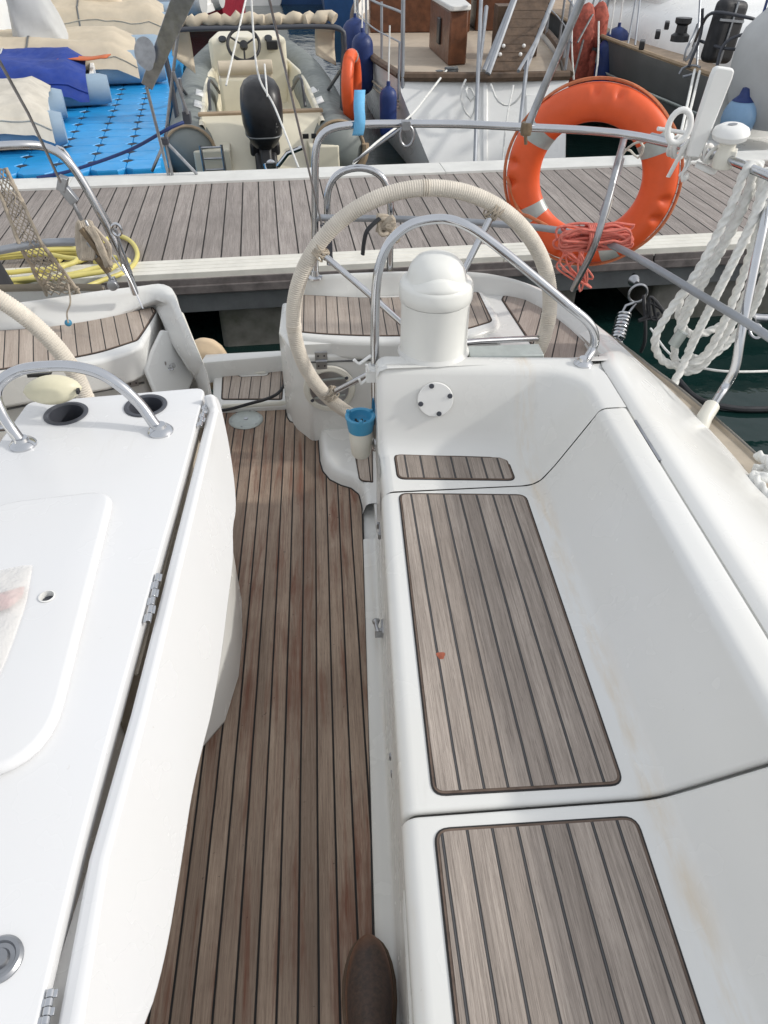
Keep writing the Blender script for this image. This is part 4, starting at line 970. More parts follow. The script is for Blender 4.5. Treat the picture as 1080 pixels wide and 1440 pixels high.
mb.tube(pts, .006, 8, twist=300, lobes=3); mb.build('grab_line', M['orangecord'], life)
mb = MB(); mb.tube(resample(catmull([lpt(rad(-10), .5, 1.05), lpt(rad(-35), .9, .6, .03), PY(745, 305, 2.9), PY(770, 318, 2.85)], 8), .01), .007, 8); mb.build('loose_line', M['orangecord'], life)
# ---- pink cord hank
pc = P(835, 330, .72) + V((0, -.02, .0)); mb = MB()
RR = random.Random(3)
for k in range(15):
    dy = RR.uniform(-.03, .05); dz = RR.uniform(-.028, .03); x0 = RR.uniform(-.15, -.08); x1 = RR.uniform(.09, .15); pts = []
    for j in range(13):
        a = 2 * pi * j / 12; pinch = .35 + .65 * abs(cos(a)) ** .7
        pts.append(pc + V(((x0 + x1) / 2 + (x1 - x0) / 2 * cos(a) + .01 * RR.uniform(-1, 1), -.015 + dy, dz + sin(a) * .035 * pinch + .01 * RR.uniform(-1, 1))))
    mb.tube(resample(catmull(pts[:-1], 5, True), .008, True), .0045, 6, closed=True)
for k in range(5):
    c = pc + V((-.035 + .007 * k, -.01, 0)); mb.tube([c + V((0, cos(a) * .042, sin(a) * .046)) for a in [2 * pi * j / 18 for j in range(18)]], .0046, 6, closed=True)
for k in range(5):
    a_ = [pc + V((-.03, 0, -.03))] + [PY(RR.uniform(780, 840), yy, 2.86) for yy in (345, 362, 378, RR.uniform(388, 412))] + [PY(RR.uniform(785, 835), yy, 2.84) for yy in (370, 350)]
    mb.tube(resample(catmull(a_, 6), .01), .004, 6)
single('cord_hank', mb, M['coral'], 'tangled hank of coral pink cord tied on the middle rail', 'cord', base=tuple(pc))
# ---- thick white rope coil over the rail at right
rp = thing('rope_coil', 'coil of thick white three-strand rope hanging in long loops from the right stern rail', 'rope', tuple(P(1060, 240, 1.03)))
def rope(paths, par=None, r=.0125, mt='rope'):
    mb = MB()
    for pts in paths: mb.tube(resample(catmull(pts, 8), .0045), r, 21, twist=2 * pi / (r * 2.7), lobes=3, lob=.18)
    return mb
Y0 = 2.28
loops = [
 [PY(1070, 232, Y0), PY(1050, 238, Y0 - .03), PY(1028, 290, Y0 - .04), PY(985, 375, Y0 - .05), PY(940, 440, Y0 - .06), PY(921, 478, Y0 - .06), PY(930, 505, Y0 - .06), PY(955, 515, Y0 - .07), PY(985, 505, Y0 - .08), PY(1010, 470, Y0 - .08), PY(1040, 400, Y0 - .07), PY(1068, 320, Y0 - .06), PY(1090, 260, Y0)],
 [PY(1062, 236, Y0 + .02), PY(1046, 290, Y0 - .02), PY(1010, 360, Y0 - .02), PY(972, 430, Y0 - .03), PY(955, 470, Y0 - .03), PY(953, 480, Y0 - .03)],
 [PY(1075, 240, Y0 - .02), PY(1062, 300, Y0 - .08), PY(1030, 370, Y0 - .09), PY(1000, 430, Y0 - .10), PY(975, 480, Y0 - .10), PY(962, 510, Y0 - .10), PY(945, 545, Y0 - .14), PY(938, 560, Y0 - .2)],
 [PY(1066, 240, Y0 + .04), PY(1030, 310, Y0 + .03), PY(975, 395, Y0 + .03), PY(955, 425, Y0 + .03), PY(958, 455, Y0 + .02), PY(972, 470, Y0 + .02), PY(1000, 465, Y0 + .03), PY(1040, 440, Y0 + .05), PY(1070, 400, Y0 + .06), PY(1096, 350, Y0 + .06)],
 [PY(1080, 236, Y0 - .03), PY(1078, 330, Y0 - .06), PY(1072, 400, Y0 - .03), PY(1050, 450, Y0 - .02), PY(1015, 490, Y0 - .02), PY(985, 505, Y0 - .02), PY(968, 500, Y0 - .02)],
 [PY(1084, 250, Y0 - .08), PY(1050, 330, Y0 - .10), PY(1015, 400, Y0 - .11), PY(985, 460, Y0 - .11), PY(968, 495, Y0 - .10)],
]
rope(loops[:3]).build('rope_loops', M['rope'], rp, sm=80); loops += [[PY(1072, 238, Y0 + .01), PY(1040, 300, Y0), PY(1000, 370, Y0 - .01), PY(962, 440, Y0 - .02), PY(948, 500, Y0 - .02), PY(962, 522, Y0 - .03), PY(990, 512, Y0 - .04), PY(1030, 455, Y0 - .04), PY(1066, 370, Y0 - .02), PY(1086, 300, Y0)]]
rope(loops[3:]).build('rope_loops', M['rope'], rp, sm=80)
mb = MB(); c = PY(953, 478, Y0 - .05); mb.tube([c + V((.01, 0, .03)), c + V((-.01, 0, -.02))], .02, 12); mb.build('rope_end_tape', M['reflect'], rp)
mb = rope([[P(1066, 640, .46), P(1080, 650, .47), P(1090, 668, .47), P(1075, 672, .475), P(1060, 668, .47), P(1066, 680, .475), P(1085, 700, .475), P(1110, 705, .47)], [P(1060, 660, .455), P(1078, 662, .455), P(1100, 690, .455)]], r=.013)
single('rope', mb, M['rope'], 'heap of white rope on the side deck edge at the far right', 'rope', sm=80)
# ---- aerial mushroom, white blade and straps
gp_ = P(1022, 222, 1.03)
gps = bpy.data.objects.new('antenna', None); COL.objects.link(gps); gps.parent = yacht; ROOTM[gps.name] = ROOTM[yacht.name]
mb = MB(); c = PY(1028, 187, gp_.y); mb.lathe([(.001, -.026), (.03, -.025), (.05, -.014), (.055, .0), (.050, .012), (.035, .021), (.018, .0245), (.001, .024)], c, (-.08, -.1, 1), 32); mb.build('antenna_dome', M['white'], gps)
mb = MB(); mb.lathe([(.008, .0), (.009, .002), (.001, .003)], c + V((-.004, -.004, .024)), (-.08, -.1, 1), 16, sx=1.6); mb.build('dome_badge', M['dullsteel'], gps)
mb = MB(); mb.lathe([(.030, -.10), (.032, -.075), (.030, -.06), (.024, -.045), (.024, -.02)], c, n=24); mb.box(gp_ + V((0, .0, .0)), (.05, .05, .05), Euler((0, 0, -.5))); mb.build('antenna_base', M['cream'], gps, bevel=.003)
bl0 = PY(975, 222, gp_.y + .02); bl1 = PY(1021, 95, gp_.y + .02); d_ = (bl1 - bl0).normalized(); mb = MB()
sd = d_.cross(V((0, 1, 0))).normalized(); prof_ = []
for t, w_ in ((0, .020), (.15, .026), (.5, .030), (.9, .033), (.97, .031), (1, .024)): prof_.append((bl0 + (bl1 - bl0) * t, w_))
poly = [p + sd * w_ for p, w_ in prof_] + [p - sd * w_ for p, w_ in prof_[::-1]]
mb.extr(poly, V((0, .022, 0)))
ra_ = thing('paddle', 'upright white plastic blade strapped to the right stern rail', 'paddle', tuple(bl0)); mb.build('blade', M['white'], ra_, bevel=.006, seg=3)
mb = MB(); h0 = PY(925, 181, gp_.y + .05); h1 = PY(985, 190, gp_.y + .04); mb.tube([h0, h0.lerp(h1, .3), h1], .010, 10, flat=.6); mb.build('handle', M['white'], ra_)
mb = MB(); RR = random.Random(5); c = P(975, 212, 1.03) + V((0, -.005, .0)); c2 = P(985, 214, 1.03)
ddir = (P(1000, 217, 1.03) - P(940, 201, 1.03)).normalized()
for k in range(11):
    cc = P(950, 204, 1.03) + ddir * (.014 * k + RR.uniform(-.004, .004)); tlt = RR.uniform(-.5, .5)
    u = V((0, 0, 1)) + ddir * tlt; u.normalize(); w_ = ddir.cross(V((0, 0, 1))).normalized(); rr_ = RR.uniform(.020, .034)
    mb.tube([cc + (u * cos(a) + w_ * sin(a)) * rr_ for a in [2 * pi * j / 18 for j in range(18)]], .0035, 8, closed=True, flat=2.4)
for k in range(4):
    s_ = c + V((RR.uniform(-.04, .05), -.03, RR.uniform(-.02, .02))); mb.tube(resample(catmull([s_, s_ + V((RR.uniform(-.04, .04), -.02, .05 * RR.choice((-1, 1)))), s_ + V((RR.uniform(-.07, .07), 0, RR.uniform(-.09, -.03)))], 6), .01), .004, 8, flat=2.4)
mb.tube([PY(955, 178, gp_.y) + V((cos(a) * .034, 0, sin(a) * .045)) for a in [2 * pi * k / 20 for k in range(20)]], .006, 8, closed=True, flat=1.6)
mb.build('webbing_strap', M['white'], ra_, sm=60)
mb = MB(); mb.tube(resample(catmull([P(950, 205, 1.02), PY(925, 198, 2.6), PY(890, 203, 2.75), PY(868, 232, 2.8), PY(858, 290, 2.8), PY(842, 330, 2.78)], 8), .02), .0045, 8)
mb.tube(resample(catmull([PY(895, 196, 2.72), PY(905, 206, 2.72), PY(897, 222, 2.76), PY(880, 210, 2.8), PY(866, 250, 2.8), PY(855, 300, 2.8)], 8), .02), .004, 8)
mb.build('cable', M['cream'], gps)
mb = MB(); a, b_ = P(915, 194, 1.03), P(940, 200, 1.03); mb.tube([a, b_], .0165, 14); a, b_ = PY(872, 222, 2.83), PY(866, 245, 2.83); mb.tube([a, b_], .017, 12); a, b_ = PY(857, 278, 2.86), PY(848, 303, 2.86); mb.tube([a, b_], .017, 12); mb.build('rail_tape', M['greytube'], yacht)
# ---- cord knot with black strap on the middle rail
mb = MB(); c = PY(542, 311, 2.79); RR = random.Random(9)
for k in range(7):
    pts = [c + V((RR.uniform(-.035, .035), RR.uniform(-.03, .02), RR.uniform(-.04, .03))) for _ in range(5)]; mb.tube(resample(catmull(pts, 6, True), .008, True), .0085, 8, closed=True)
mb.tube(resample(catmull([c, c + V((.02, -.02, -.05)), c + V((.045, -.01, -.07)), c + V((.05, -.01, -.02))], 6), .008), .009, 8)
single('rope_knot', mb, M['oldrope'], 'knotted lump of beige rope on the middle rail seen through the wheel', 'rope')
mb = MB(); mb.tube(resample(catmull([PY(534, 307, 2.77), PY(526, 314, 2.76), PY(516, 325, 2.75), PY(512, 340, 2.75), PY(510, 358, 2.75)], 8), .01), .011, 8, flat=.6)
single('black_strap', mb, M['rubber'], 'short black strap dangling from the rope knot on the middle rail', 'strap')
# ---- sky-blue strap on the top rail
mb = MB(); a = P(503, 178, 1.03)
sp_ = [PY(506, 127, a.y + .03), PY(505, 150, a.y - .005), PY(506, 168, a.y - .018), PY(505, 180, a.y - .02), PY(503, 190, a.y - .015)]
rows = []
for p in resample(catmull(sp_, 6), .008): rows.append([p + V((-.019, 0, 0)), p + V((0, -.002, 0)), p + V((.019, 0, 0))])
mb.grid(rows); single('blue_strap', mb, M['bleach'], 'light blue webbing strap hanging over the stern rail', 'strap', solid=.003)
# ---- net and lashings on the port rail
mb = MB(); RR = random.Random(2)
tl0, tr0 = PY(-12, 240, 2.62), PY(8, 236, 2.62); bl0_, br0 = PY(66, 415, 2.78), PY(112, 412, 2.78)
ml, mr = PY(30, 350, 2.60), PY(62, 348, 2.60)
def npos(u, v):
    if v < .62: t = v / .62; a = tl0.lerp(ml, t); b_ = tr0.lerp(mr, t)
    else: t = (v - .62) / .38; a = ml.lerp(bl0_, t); b_ = mr.lerp(br0, t)
    return a.lerp(b_, u) + V((0, RR.uniform(-.006, .006), 0))
NU, NV = 4, 20
for i in range(NU + 1):
    for s in (0, 1):
        pts = []
        for j in range(NV + 1):
            z_ = ((j + s) % 2) * .9 - .45; u = min(1, max(0, (i + z_) / NU)); pts.append(npos(u, j / NV))
        mb.tube(pts, .0024, 5)
for u in (0, 1): mb.tube(resample(catmull([npos(u, j / 12) for j in range(13)], 4), .01), .0060, 8, twist=300, lobes=3)
for k in range(26):
    p = npos(RR.random(), RR.uniform(.8, 1)); mb.tube([p, p + V((RR.uniform(-.02, .02), .004, RR.uniform(-.02, .02)))], .005, 6)
single('rope_net', mb, M['oldrope'], 'narrow sagging net of beige knotted cord tied to the port stern rail', 'net')
mb = MB(); RR = random.Random(6)
for k in range(6): c = PY(113 + k * 1.2, 338, 2.60); mb.tube([c + V((cos(a) * .012 + k * .004, sin(a) * .03, sin(a + .3) * .052)) for a in [2 * pi * j / 18 for j in range(18)]], .0085, 8, closed=True)
for k in range(6):
    pts = [PY(127 + RR.uniform(-6, 6), 318, 2.58), PY(140 + RR.uniform(-8, 8), 350, 2.56), PY(152 + RR.uniform(-8, 8), 375, 2.56), PY(148 + RR.uniform(-10, 10), 345, 2.57)]
    mb.tube(resample(catmull(pts, 6, True), .01, True), .006, 6, closed=True)
single('lashing', mb, M['oldrope'], 'beige cord wound round the tackle on the port stern rail', 'rope')
mb = MB(); mb.tube(resample(catmull([PY(96, 400, 2.66), PY(99, 425, 2.62), PY(94, 440, 2.60), P(96, 454, .47)], 6), .01), .003, 6)
ob = thing('blue_bead', 'small blue ball on a thin cord hanging onto the port seat coaming', 'bead', tuple(P(96, 455, .44)))
mb.build('cord', M['oldrope'], ob); mb = MB(); mb.ball(P(96, 454, .455), .013); mb.build('bead', M['cupblue'], ob)
# ---- boot of whoever is taking the picture
bt = thing('boot', 'toe of a scuffed brown leather boot standing on the teak sole at the bottom edge', 'boot', tuple(P(515, 1440, .004)))
t_ = P(518, 1318, .03); hl_ = P(514, 1440, .05); dr = V((t_.x - hl_.x - .008, t_.y - hl_.y, 0)).normalized(); sdv = V((dr.y, -dr.x, 0))
def bsec(s, w_, h, z0_, n=20, flat=.45):   # cross-section across the boot at distance s behind the toe tip
    c = V((t_.x, t_.y, z0_)) - dr * s; return [c + sdv * (cos(a) * w_) + V((0, 0, (max(0, sin(a)) ** .8) * h - (.30 * h if sin(a) < 0 else 0) * abs(sin(a)) ** flat)) for a in [2 * pi * k / n for k in range(n)]]
secs = [(-.004, .003, .003, .034), (-.001, .014, .014, .030), (.008, .024, .026, .024), (.022, .033, .037, .022), (.045, .041, .046, .022), (.075, .0465, .054, .022), (.11, .0475, .070, .022), (.15, .043, .085, .022), (.19, .039, .105, .022), (.24, .036, .13, .022), (.28, .034, .14, .022), (.305, .022, .13, .022)]
mb = MB(); rows = [bsec(*s) for s in secs]; mb.grid(rows, cu=True); up_ = mb.build('upper', M['boot'], bt, sm=80, sub=1)
so_ = []
for s, w_, h, z_ in secs: so_.append((s, w_ + .006))
L_ = [V((t_.x, t_.y, 0)) - dr * s + sdv * w_ for s, w_ in so_]; Rr = [V((t_.x, t_.y, 0)) - dr * s - sdv * w_ for s, w_ in so_[::-1]]
mb = MB(); mb.prism([(p.x, p.y) for p in L_ + Rr], .005, .024); mb.build('outsole', M['dkwood'], bt, bevel=.004)
mb = MB(); c = V((t_.x, t_.y, 0)) - dr * .275; mb.lathe([(.040, .06), (.042, .10), (.046, .17), (.043, .172), (.036, .10)], c, (0, 0, 1), 28); mb.build('shaft', M['boot'], bt)
# ================================================================ boats and floats across the dock
ZW = -.65
# ---- blue modular float
zb = -.16
bx = P(226, 236, zb); fl_ = P(285, 52, zb)
pont = thing('modular_pontoon', 'bright blue floating pontoon of moulded plastic cubes beyond the dock', 'pontoon', (bx.x, bx.y, ZW), rz + rad(3))
local(pont); S = .3; mb = MB(); NX, NYc = 36, 42
def cell(mb, x0, y0, z1, h=.40, g=.0012, ch=.062, s=S):
    a, b_ = x0 + g, x0 + s - g; c, d = y0 + g, y0 + s - g
    o = [(a + ch, c), (b_ - ch, c), (b_, c + ch), (b_, d - ch), (b_ - ch, d), (a + ch, d), (a, d - ch), (a, c + ch)]
    rnd = .022; cx, cy = (a + b_) / 2, (c + d) / 2
    lv_ = [(0, z1 - h), (0, z1 - rnd), (.002, z1 - .006), (.008, z1)]
    rows = [[V((cx + (x - cx) * (1 - i / .25 * 1.0), cy + (y - cy) * (1 - i / .25), z)) for x, y in o] for i, z in lv_]
    mb.grid(rows, cu=True); n = len(mb.v) - 8; mb.f.append(list(range(n, n + 8))); mb.m.append(0)
for i in range(NX):
    for j in range(NYc):
        cell(mb, -S * (i + 1), S * j, .65 + zb)
mb.build('cube_module', M['blue'], pont, sm=30)
mb = MB()      # dark discs painted in as the shade inside the diamond gaps
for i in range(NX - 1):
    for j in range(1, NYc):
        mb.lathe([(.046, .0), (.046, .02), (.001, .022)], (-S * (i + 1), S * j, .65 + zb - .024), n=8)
o = mb.build('hole_shade', M['darkhole'], pont); o['kind'] = 'stuff'
# ---- covered inflatables standing on the pontoon: tube boats lying across it
def inflatable(name, label, aft, rzv, L, W, r, tubem, coverm, grp, z=zb, cover=None, hump=None, hm='greycanvas', seed=1, flap=None):
    t = thing(name, label, 'inflatable boat', (aft.x, aft.y, z), rzv, grp); local(t); RR = random.Random(seed)
    # local: +x aft end, -x bow
    path = [V((0.12, -W / 2 + r, r * 1.05)), V((-.6, -W / 2 + r, r * 1.05)), V((-L * .55, -W / 2 + r, r * 1.1)), V((-L * .82, -W / 2 + r * 1.6, r * 1.35)), V((-L, 0, r * 1.7)), V((-L * .82, W / 2 - r * 1.6, r * 1.35)), V((-L * .55, W / 2 - r, r * 1.1)), V((-.6, W / 2 - r, r * 1.05)), V((.12, W / 2 - r, r * 1.05))]
    pts = resample(catmull(path, 8), .08); n = len(pts)
    mb = MB(); mb.tube(pts, lambda i, s: r * (.86 if min(i, n - 1 - i) == 0 else 1), 20); mb.build('tube', M[tubem], t)
    mb = MB(); mb.prism([(0, -W / 2 + r * 1.5), (0, W / 2 - r * 1.5), (-L * .8, W * .2), (-L * .8, -W * .2)], .02, r * .6); mb.box((-.05, 0, r * 1.1), (.05, W - r * 2.6, r * 1.5)); mb.build('hull', M['hullwhite'], t, bevel=.01)
    if cover:
        rows = []; NXc, NYc_ = 46, 34; x1, x0 = cover
        ph = [(RR.uniform(1.5, 7), RR.uniform(2, 9), RR.uniform(0, 6)) for _ in range(7)]
        for i in range(NXc + 1):
            u = i / NXc; x = x0 + (x1 - x0) * u; row = []
            we = W / 2 * (1 if x > -L * .6 else max(.25, 1 - ((-L * .6 - x) / (L * .42)) ** 2 * .8)) + .09
            for j in range(NYc_ + 1):
                v = -1 + 2 * j / NYc_; y = v * we
                zz = 2 * r * 1.05 + .045 - max(0, abs(v) - .84) / .16 * (r * 1.35) * (abs(v) - .6) / .4 + .06 * cos(v * pi / 2) + RR.uniform(-.004, .004)
                zz += (r * .6) * max(0, (-x - L * .6) / (L * .4))
                f = sum(sin(a * x + b_ * y + c) for a, b_, c in ph) / 7; zz += .05 * f + .028 * abs(sin(5 * x + 7 * y * (1 + .2 * f)))
                if hump:
                    for hx, hw, hd, hh in hump:
                        dx = (x - hx) / hd; dy = y / hw; m_ = max(0, 1 - max(abs(dx), abs(dy)) ** 3) ; zz += hh * min(1, m_ * 1.5)
                e = min(u, 1 - u) * NXc
                if e < 2: zz -= (2 - e) * r * .35
                row.append(V((x + .02 * f, y, max(zz, r * .55))))
            rows.append(row)
        mb = MB(); mb.grid(rows); cvr = mb.build('cover', M[coverm], t, sm=60)
        for q in (8, 22, 36):
            mb = MB(); mb.tube([p + V((0, 0, .008)) for p in rows[q]], .012, 6, flat=.4); mb.build('cover_strap', M['greycanvas'] if coverm == 'bluecanvas' else M['galv'], cvr)
        mb = MB(); mb.tube([r_[NYc_ - 1] + V((0, 0, .01)) for r_ in rows], .010, 6); mb.tube([r_[1] + V((0, 0, .01)) for r_ in rows], .010, 6); mb.build('cover_hem', M[coverm], cvr)
    if flap:
        mb = MB(); rows = [[V((x, y, 2 * r * 1.06 - (0 if k < 2 else .05 * (k - 1)) + .01 * sin(9 * y + 3 * k))) for y in [-W / 2 + .05 + (W - .1) * q / 10 for q in range(11)]] for k, x in enumerate((-.25, -.1, .05, .14, .15))]
        mb.grid(rows); mb.build('cover_flap', M['hullwhite'], t)
    return t
def hood(parent, x, y, z, wx, wy, h, rake, m, seed=1):
    """soft tall cover over a steering console"""
    RR = random.Random(seed); rows = []; ph = [(RR.uniform(4, 12), RR.uniform(2, 8), RR.uniform(0, 6)) for _ in range(4)]
    for k in range(13):
        t = k / 12; sx, sy = wx * (1.15 - .55 * t), wy * (1.12 - .35 * t); row = []
        for q in range(40):
            a = 2 * pi * q / 40; ca, sa = cos(a), sin(a); pw = 2 / 4.5; cx = (abs(ca) ** pw) * (1 if ca > 0 else -1); cy = (abs(sa) ** pw) * (1 if sa > 0 else -1)
            f = sum(sin(A_ * t * 2 + B_ * a + c) for A_, B_, c in ph) / 4
            row.append(V((x + rake * t + cx * sx / 2 * (1 + .05 * f), y + cy * sy / 2 * (1 + .05 * f), z + h * (t if k < 12 else 1.01))))
        rows.append(row)
    top = [p.lerp(V((x + rake, y, z + h * 1.03)), .97) for p in rows[-1]]; rows.append(top)
    mb = MB(); mb.grid(rows, cu=True); n = len(mb.v) - 40; mb.f.append(list(range(n, n + 40))); mb.m.append(0)
    return mb.build('console_cover', M[m], parent, sm=60)
G1 = 'covered inflatable boats parked on the blue pontoon'
inflatable('inflatable_boat', 'inflatable under a dirty white cover, nearest boat on the blue pontoon', P(88, 200, zb) + V((-.15, .35, 0)), rad(14), 3.6, 1.4, .15, 'ribpale', 'whitecanvas', G1, cover=(.02, -3.6), seed=3)
b2 = inflatable('inflatable_boat', 'inflatable under a royal blue cover with pale tube ends', P(150, 145, zb) + V((-.15, .45, 0)), rad(12), 4.4, 1.5, .155, 'ribpale', 'bluecanvas', G1, cover=(-.1, -4.3), seed=8, hump=[(-2.2, .6, .8, .10)])
b3 = inflatable('inflatable_boat', 'inflatable under a beige cover with a tall hooded console', P(215, 116, zb) + V((-.05, .6, 0)), rad(10), 6.0, 1.7, .18, 'ribpale', 'canvas', G1, cover=(-.2, -5.8), seed=12)
hood(b3, -1.30, -.05, .45, .55, .7, .72, -.10, 'greycanvas', 3); hood(b2, -1.45, .15, .42, .55, .6, .50, -.12, 'greycanvas', 5)
b4 = inflatable('inflatable_boat', 'inflatable with beige cover and grey hooded seat behind the blue covered one', P(250, 60, zb) + V((0, .4, 0)), rad(10), 6.4, 1.9, .22, 'ribpale', 'canvas', G1, cover=(-.2, -6.0), seed=22)
hood(b4, -1.15, .0, .5, .65, .7, .85, -.08, 'canvas', 7)
inflatable('inflatable_boat', 'bare pale grey inflatable farthest back on the blue pontoon', P(245, 26, zb) + V((.6, .6, 0)), rad(-12), 3.6, 1.7, .27, 'greycanvas', 'canvas', G1, seed=31)
# orange patch of canvas between the covers
mb = MB(); a, b_ = P(75, 84, .25), P(150, 82, .25); mb.grid([[a.lerp(b_, k / 8) + V((0, dy, .01 * sin(k))) for k in range(9)] for dy in (0, .12, .24)]); single('canvas_strip', mb, M['orangecv'], 'orange canvas edge showing between the blue and the beige boat covers', 'canvas', solid=.01)
# ---- grey RIB with the outboard
def rib():
    c = P(373, 213, -.35); t = thing('rigid_inflatable', 'cream and grey rigid inflatable with black outboard, moored stern to the dock', 'inflatable boat', (c.x, c.y, ZW), rad(5.0)); local(t)
    W, r, L = 1.98, .25, 5.2; zt = .34
    path = [V((-W / 2 + r, -.28, zt)), V((-W / 2 + r, .5, zt)), V((-W / 2 + r, 2.6, zt + .03)), V((-W / 2 + r * 1.7, 3.9, zt + .12)), V((0, L, zt + .28)), V((W / 2 - r * 1.7, 3.9, zt + .12)), V((W / 2 - r, 2.6, zt + .03)), V((W / 2 - r, .5, zt)), V((W / 2 - r, -.28, zt))]
    pts = resample(catmull(path, 10), .05); n = len(pts); taper = [.30, .72, .92, 1, 1, 1]
    mb = MB(); mb.tube(pts, lambda i, s: r * (taper[min(i, n - 1 - i)] if min(i, n - 1 - i) < 6 else 1), 24); tb = mb.build('tube', M['ribgrey'], t)
    mb = MB()     # tan cone end bands
    for s_ in (-1, 1):
        mb.tube([V((s_ * (W / 2 - r) + cos(a) * (r + .006), -.17, zt + sin(a) * (r + .006))) for a in [2 * pi * q / 28 for q in range(28)]], .016, 6, closed=True)
        mb.tube([V((s_ * (W / 2 - r) + cos(a) * (r + .02), -.20, zt + sin(a) * (r + .02))) for a in [pi * .95 + pi * 1.1 * q / 20 for q in range(21)]], .035, 8)
    mb.build('tube_band', M['tan'], tb)
    for s_ in (-1, 1):   # white step pads on the tubes and round valves on the cones
        for y in (.75, 1.35):
            mb = MB(); rows = [[V((s_ * (W / 2 - r) - s_ * cos(a) * (r + .006), y + dy, zt + sin(a) * (r + .006))) for a in (rad(52), rad(66), rad(80))] for dy in (0, .16, .32)]; mb.grid(rows); mb.build('step_pad', M['hullwhite'], tb, solid=.004)
        for dx in (-.05, .06): mb = MB(); mb.lathe([(.028, 0), (.026, .008), (.001, .01)], (s_ * (W / 2 - r) + dx, -.215, zt + .10 - dx * .4), (0, -.8, .6), 14); mb.build('valve', M['hullwhite'], tb)
    iw = W / 2 - r * 1.62
    mb = MB()      # hull liner: floor, sides, transom with motor well
    prof_ = [(-iw - .04, zt + r * .9), (-iw, zt + r * .92), (-iw + .05, zt + .1), (-iw + .12, .14), (0, .12), (iw - .12, .14), (iw - .05, zt + .1), (iw, zt + r * .92), (iw + .04, zt + r * .9)]
    mb.grid([[V((x * (1 if y < 2.6 else max(.2, 1 - (y - 2.6) / 3)), y, z + (0 if y < 2.6 else (y - 2.6) * .08))) for x, z in prof_] for y in (.0, .8, 1.6, 2.6, 3.4, 4.3)])
    mb.add([(-iw - .03, .34, .60), (iw + .03, .34, .60), (iw + .03, .27, .60), (-iw - .03, .27, .60), (-iw, .34, .05), (iw, .34, .05), (iw, -.30, .05), (-iw, -.30, .05), (-iw, -.30, .16), (iw, -.30, .16)], [(0, 1, 2, 3), (3, 2, 9, 8), (8, 9, 6, 7), (1, 0, 4, 5), (0, 3, 8, 7, 4), (2, 1, 5, 6, 9)]); mb.box((-.52, -.06, .27), (.36, .46, .26)); mb.box((.58, -.06, .27), (.30, .46, .26))
    mb.prism([(-iw, .2), (iw, .2), (iw + .05, 2.9), (.3, 4.6), (-.3, 4.6), (-iw - .05, 2.9)], -.25, .10)
    mb.build('hull', M['ribcream'], t, bevel=.02, seg=3)
    mb = MB(); mb.bar((-iw - .05, .30, .60), (iw + .05, .30, .60), .09, .03); mb.build('transom_cap', M['tan'], t, bevel=.008)
    mb = MB()      # ladder on the stern
    for x in (-.62, -.42): mb.tube([V((x, -.34, .46)), V((x + .01, -.36, .14))], .014, 8)
    for z in (.44, .34, .24, .16): mb.tube([V((-.62, -.345, z)), V((-.42, -.345, z))], .010, 8)
    mb.build('boarding_ladder', M['dullsteel'], t)
    mb = MB(); mb.box((.40, -.325, .50), (.06, .01, .045)); mb.box((.48, -.325, .50), (.05, .01, .045)); mb.build('vent', M['black'], t, bevel=.004)
    # outboard
    ob = bpy.data.objects.new('outboard_motor', None); COL.objects.link(ob); ob.parent = t; ROOTM[ob.name] = None
    mb = MB(); rows = []
    for z, w_, d0, d1 in ((.50, .10, -.34, .0), (.56, .14, -.44, .04), (.66, .18, -.50, .08), (.80, .21, -.54, .10), (.98, .215, -.54, .10), (1.12, .20, -.52, .06), (1.20, .16, -.46, .0), (1.245, .10, -.38, -.06), (1.255, .04, -.30, -.14)):
        cy = (d0 + d1) / 2; ry = (d1 - d0) / 2; row = []
        for k in range(28):
            a = 2 * pi * k / 28; ca, sa = cos(a), sin(a); row.append(V((abs(ca) ** .58 * (1 if ca > 0 else -1) * w_ * .93, cy + abs(sa) ** .62 * (1 if sa > 0 else -1) * ry, .5 + (z - .5) * .80 - .10)))
        rows.append(row)
    mb.grid(rows, cu=True); n_ = len(mb.v); mb.f.append(list(range(n_ - 28, n_))); mb.m.append(0); mb.build('cowling', M['black'], ob, sm=80); mb = MB(); mb.tube([V(((abs(cos(a)) ** .58) * (1 if cos(a) > 0 else -1) * .172, -.21 + (abs(sin(a)) ** .62) * (1 if sin(a) > 0 else -1) * .292, .535)) for a in [2 * pi * k / 36 for k in range(36)]], .008, 6, closed=True); mb.build('cowling_seam', M['galv'], ob)
    mb = MB(); mb.bar((0, -.18, .38), (0, -.42, -.35), .12, .26, up=V((0, -1, 0))); mb.bar((0, -.02, .12), (0, -.30, .26), .22, .22); mb.box((0, .0, .30), (.30, .26, .22)); mb.build('leg', M['black'], ob, bevel=.03, seg=3)
    mb = MB(); mb.lathe([(.02, -.18), (.06, -.12), (.07, 0), (.055, .14), (.02, .2)], (0.0, -.46, .08), (0, 1, .4)); mb.box((.0, -.5, .0), (.02, .10, .30)); mb.build('gearcase', M['rubber'], ob)
    mb = MB()
    for k in range(3):
        a = k * 2.09 + .4; u = V((cos(a), 0, sin(a))); c_ = V((.0, -.66, .0)); w_ = V((-sin(a), 0, cos(a))); rows = []
        for q in range(7):
            t_q = q / 6; wd = .075 * sin(pi * min(.95, t_q * .85 + .12)); ce = c_ + u * (.03 + .15 * t_q); rows.append([ce + w_ * wd + V((0, .035, 0)), ce + V((0, .005, 0)), ce - w_ * wd - V((0, .035, 0))])
        mb.grid(rows)
    mb.build('propeller', M['dullsteel'], ob, solid=.006)
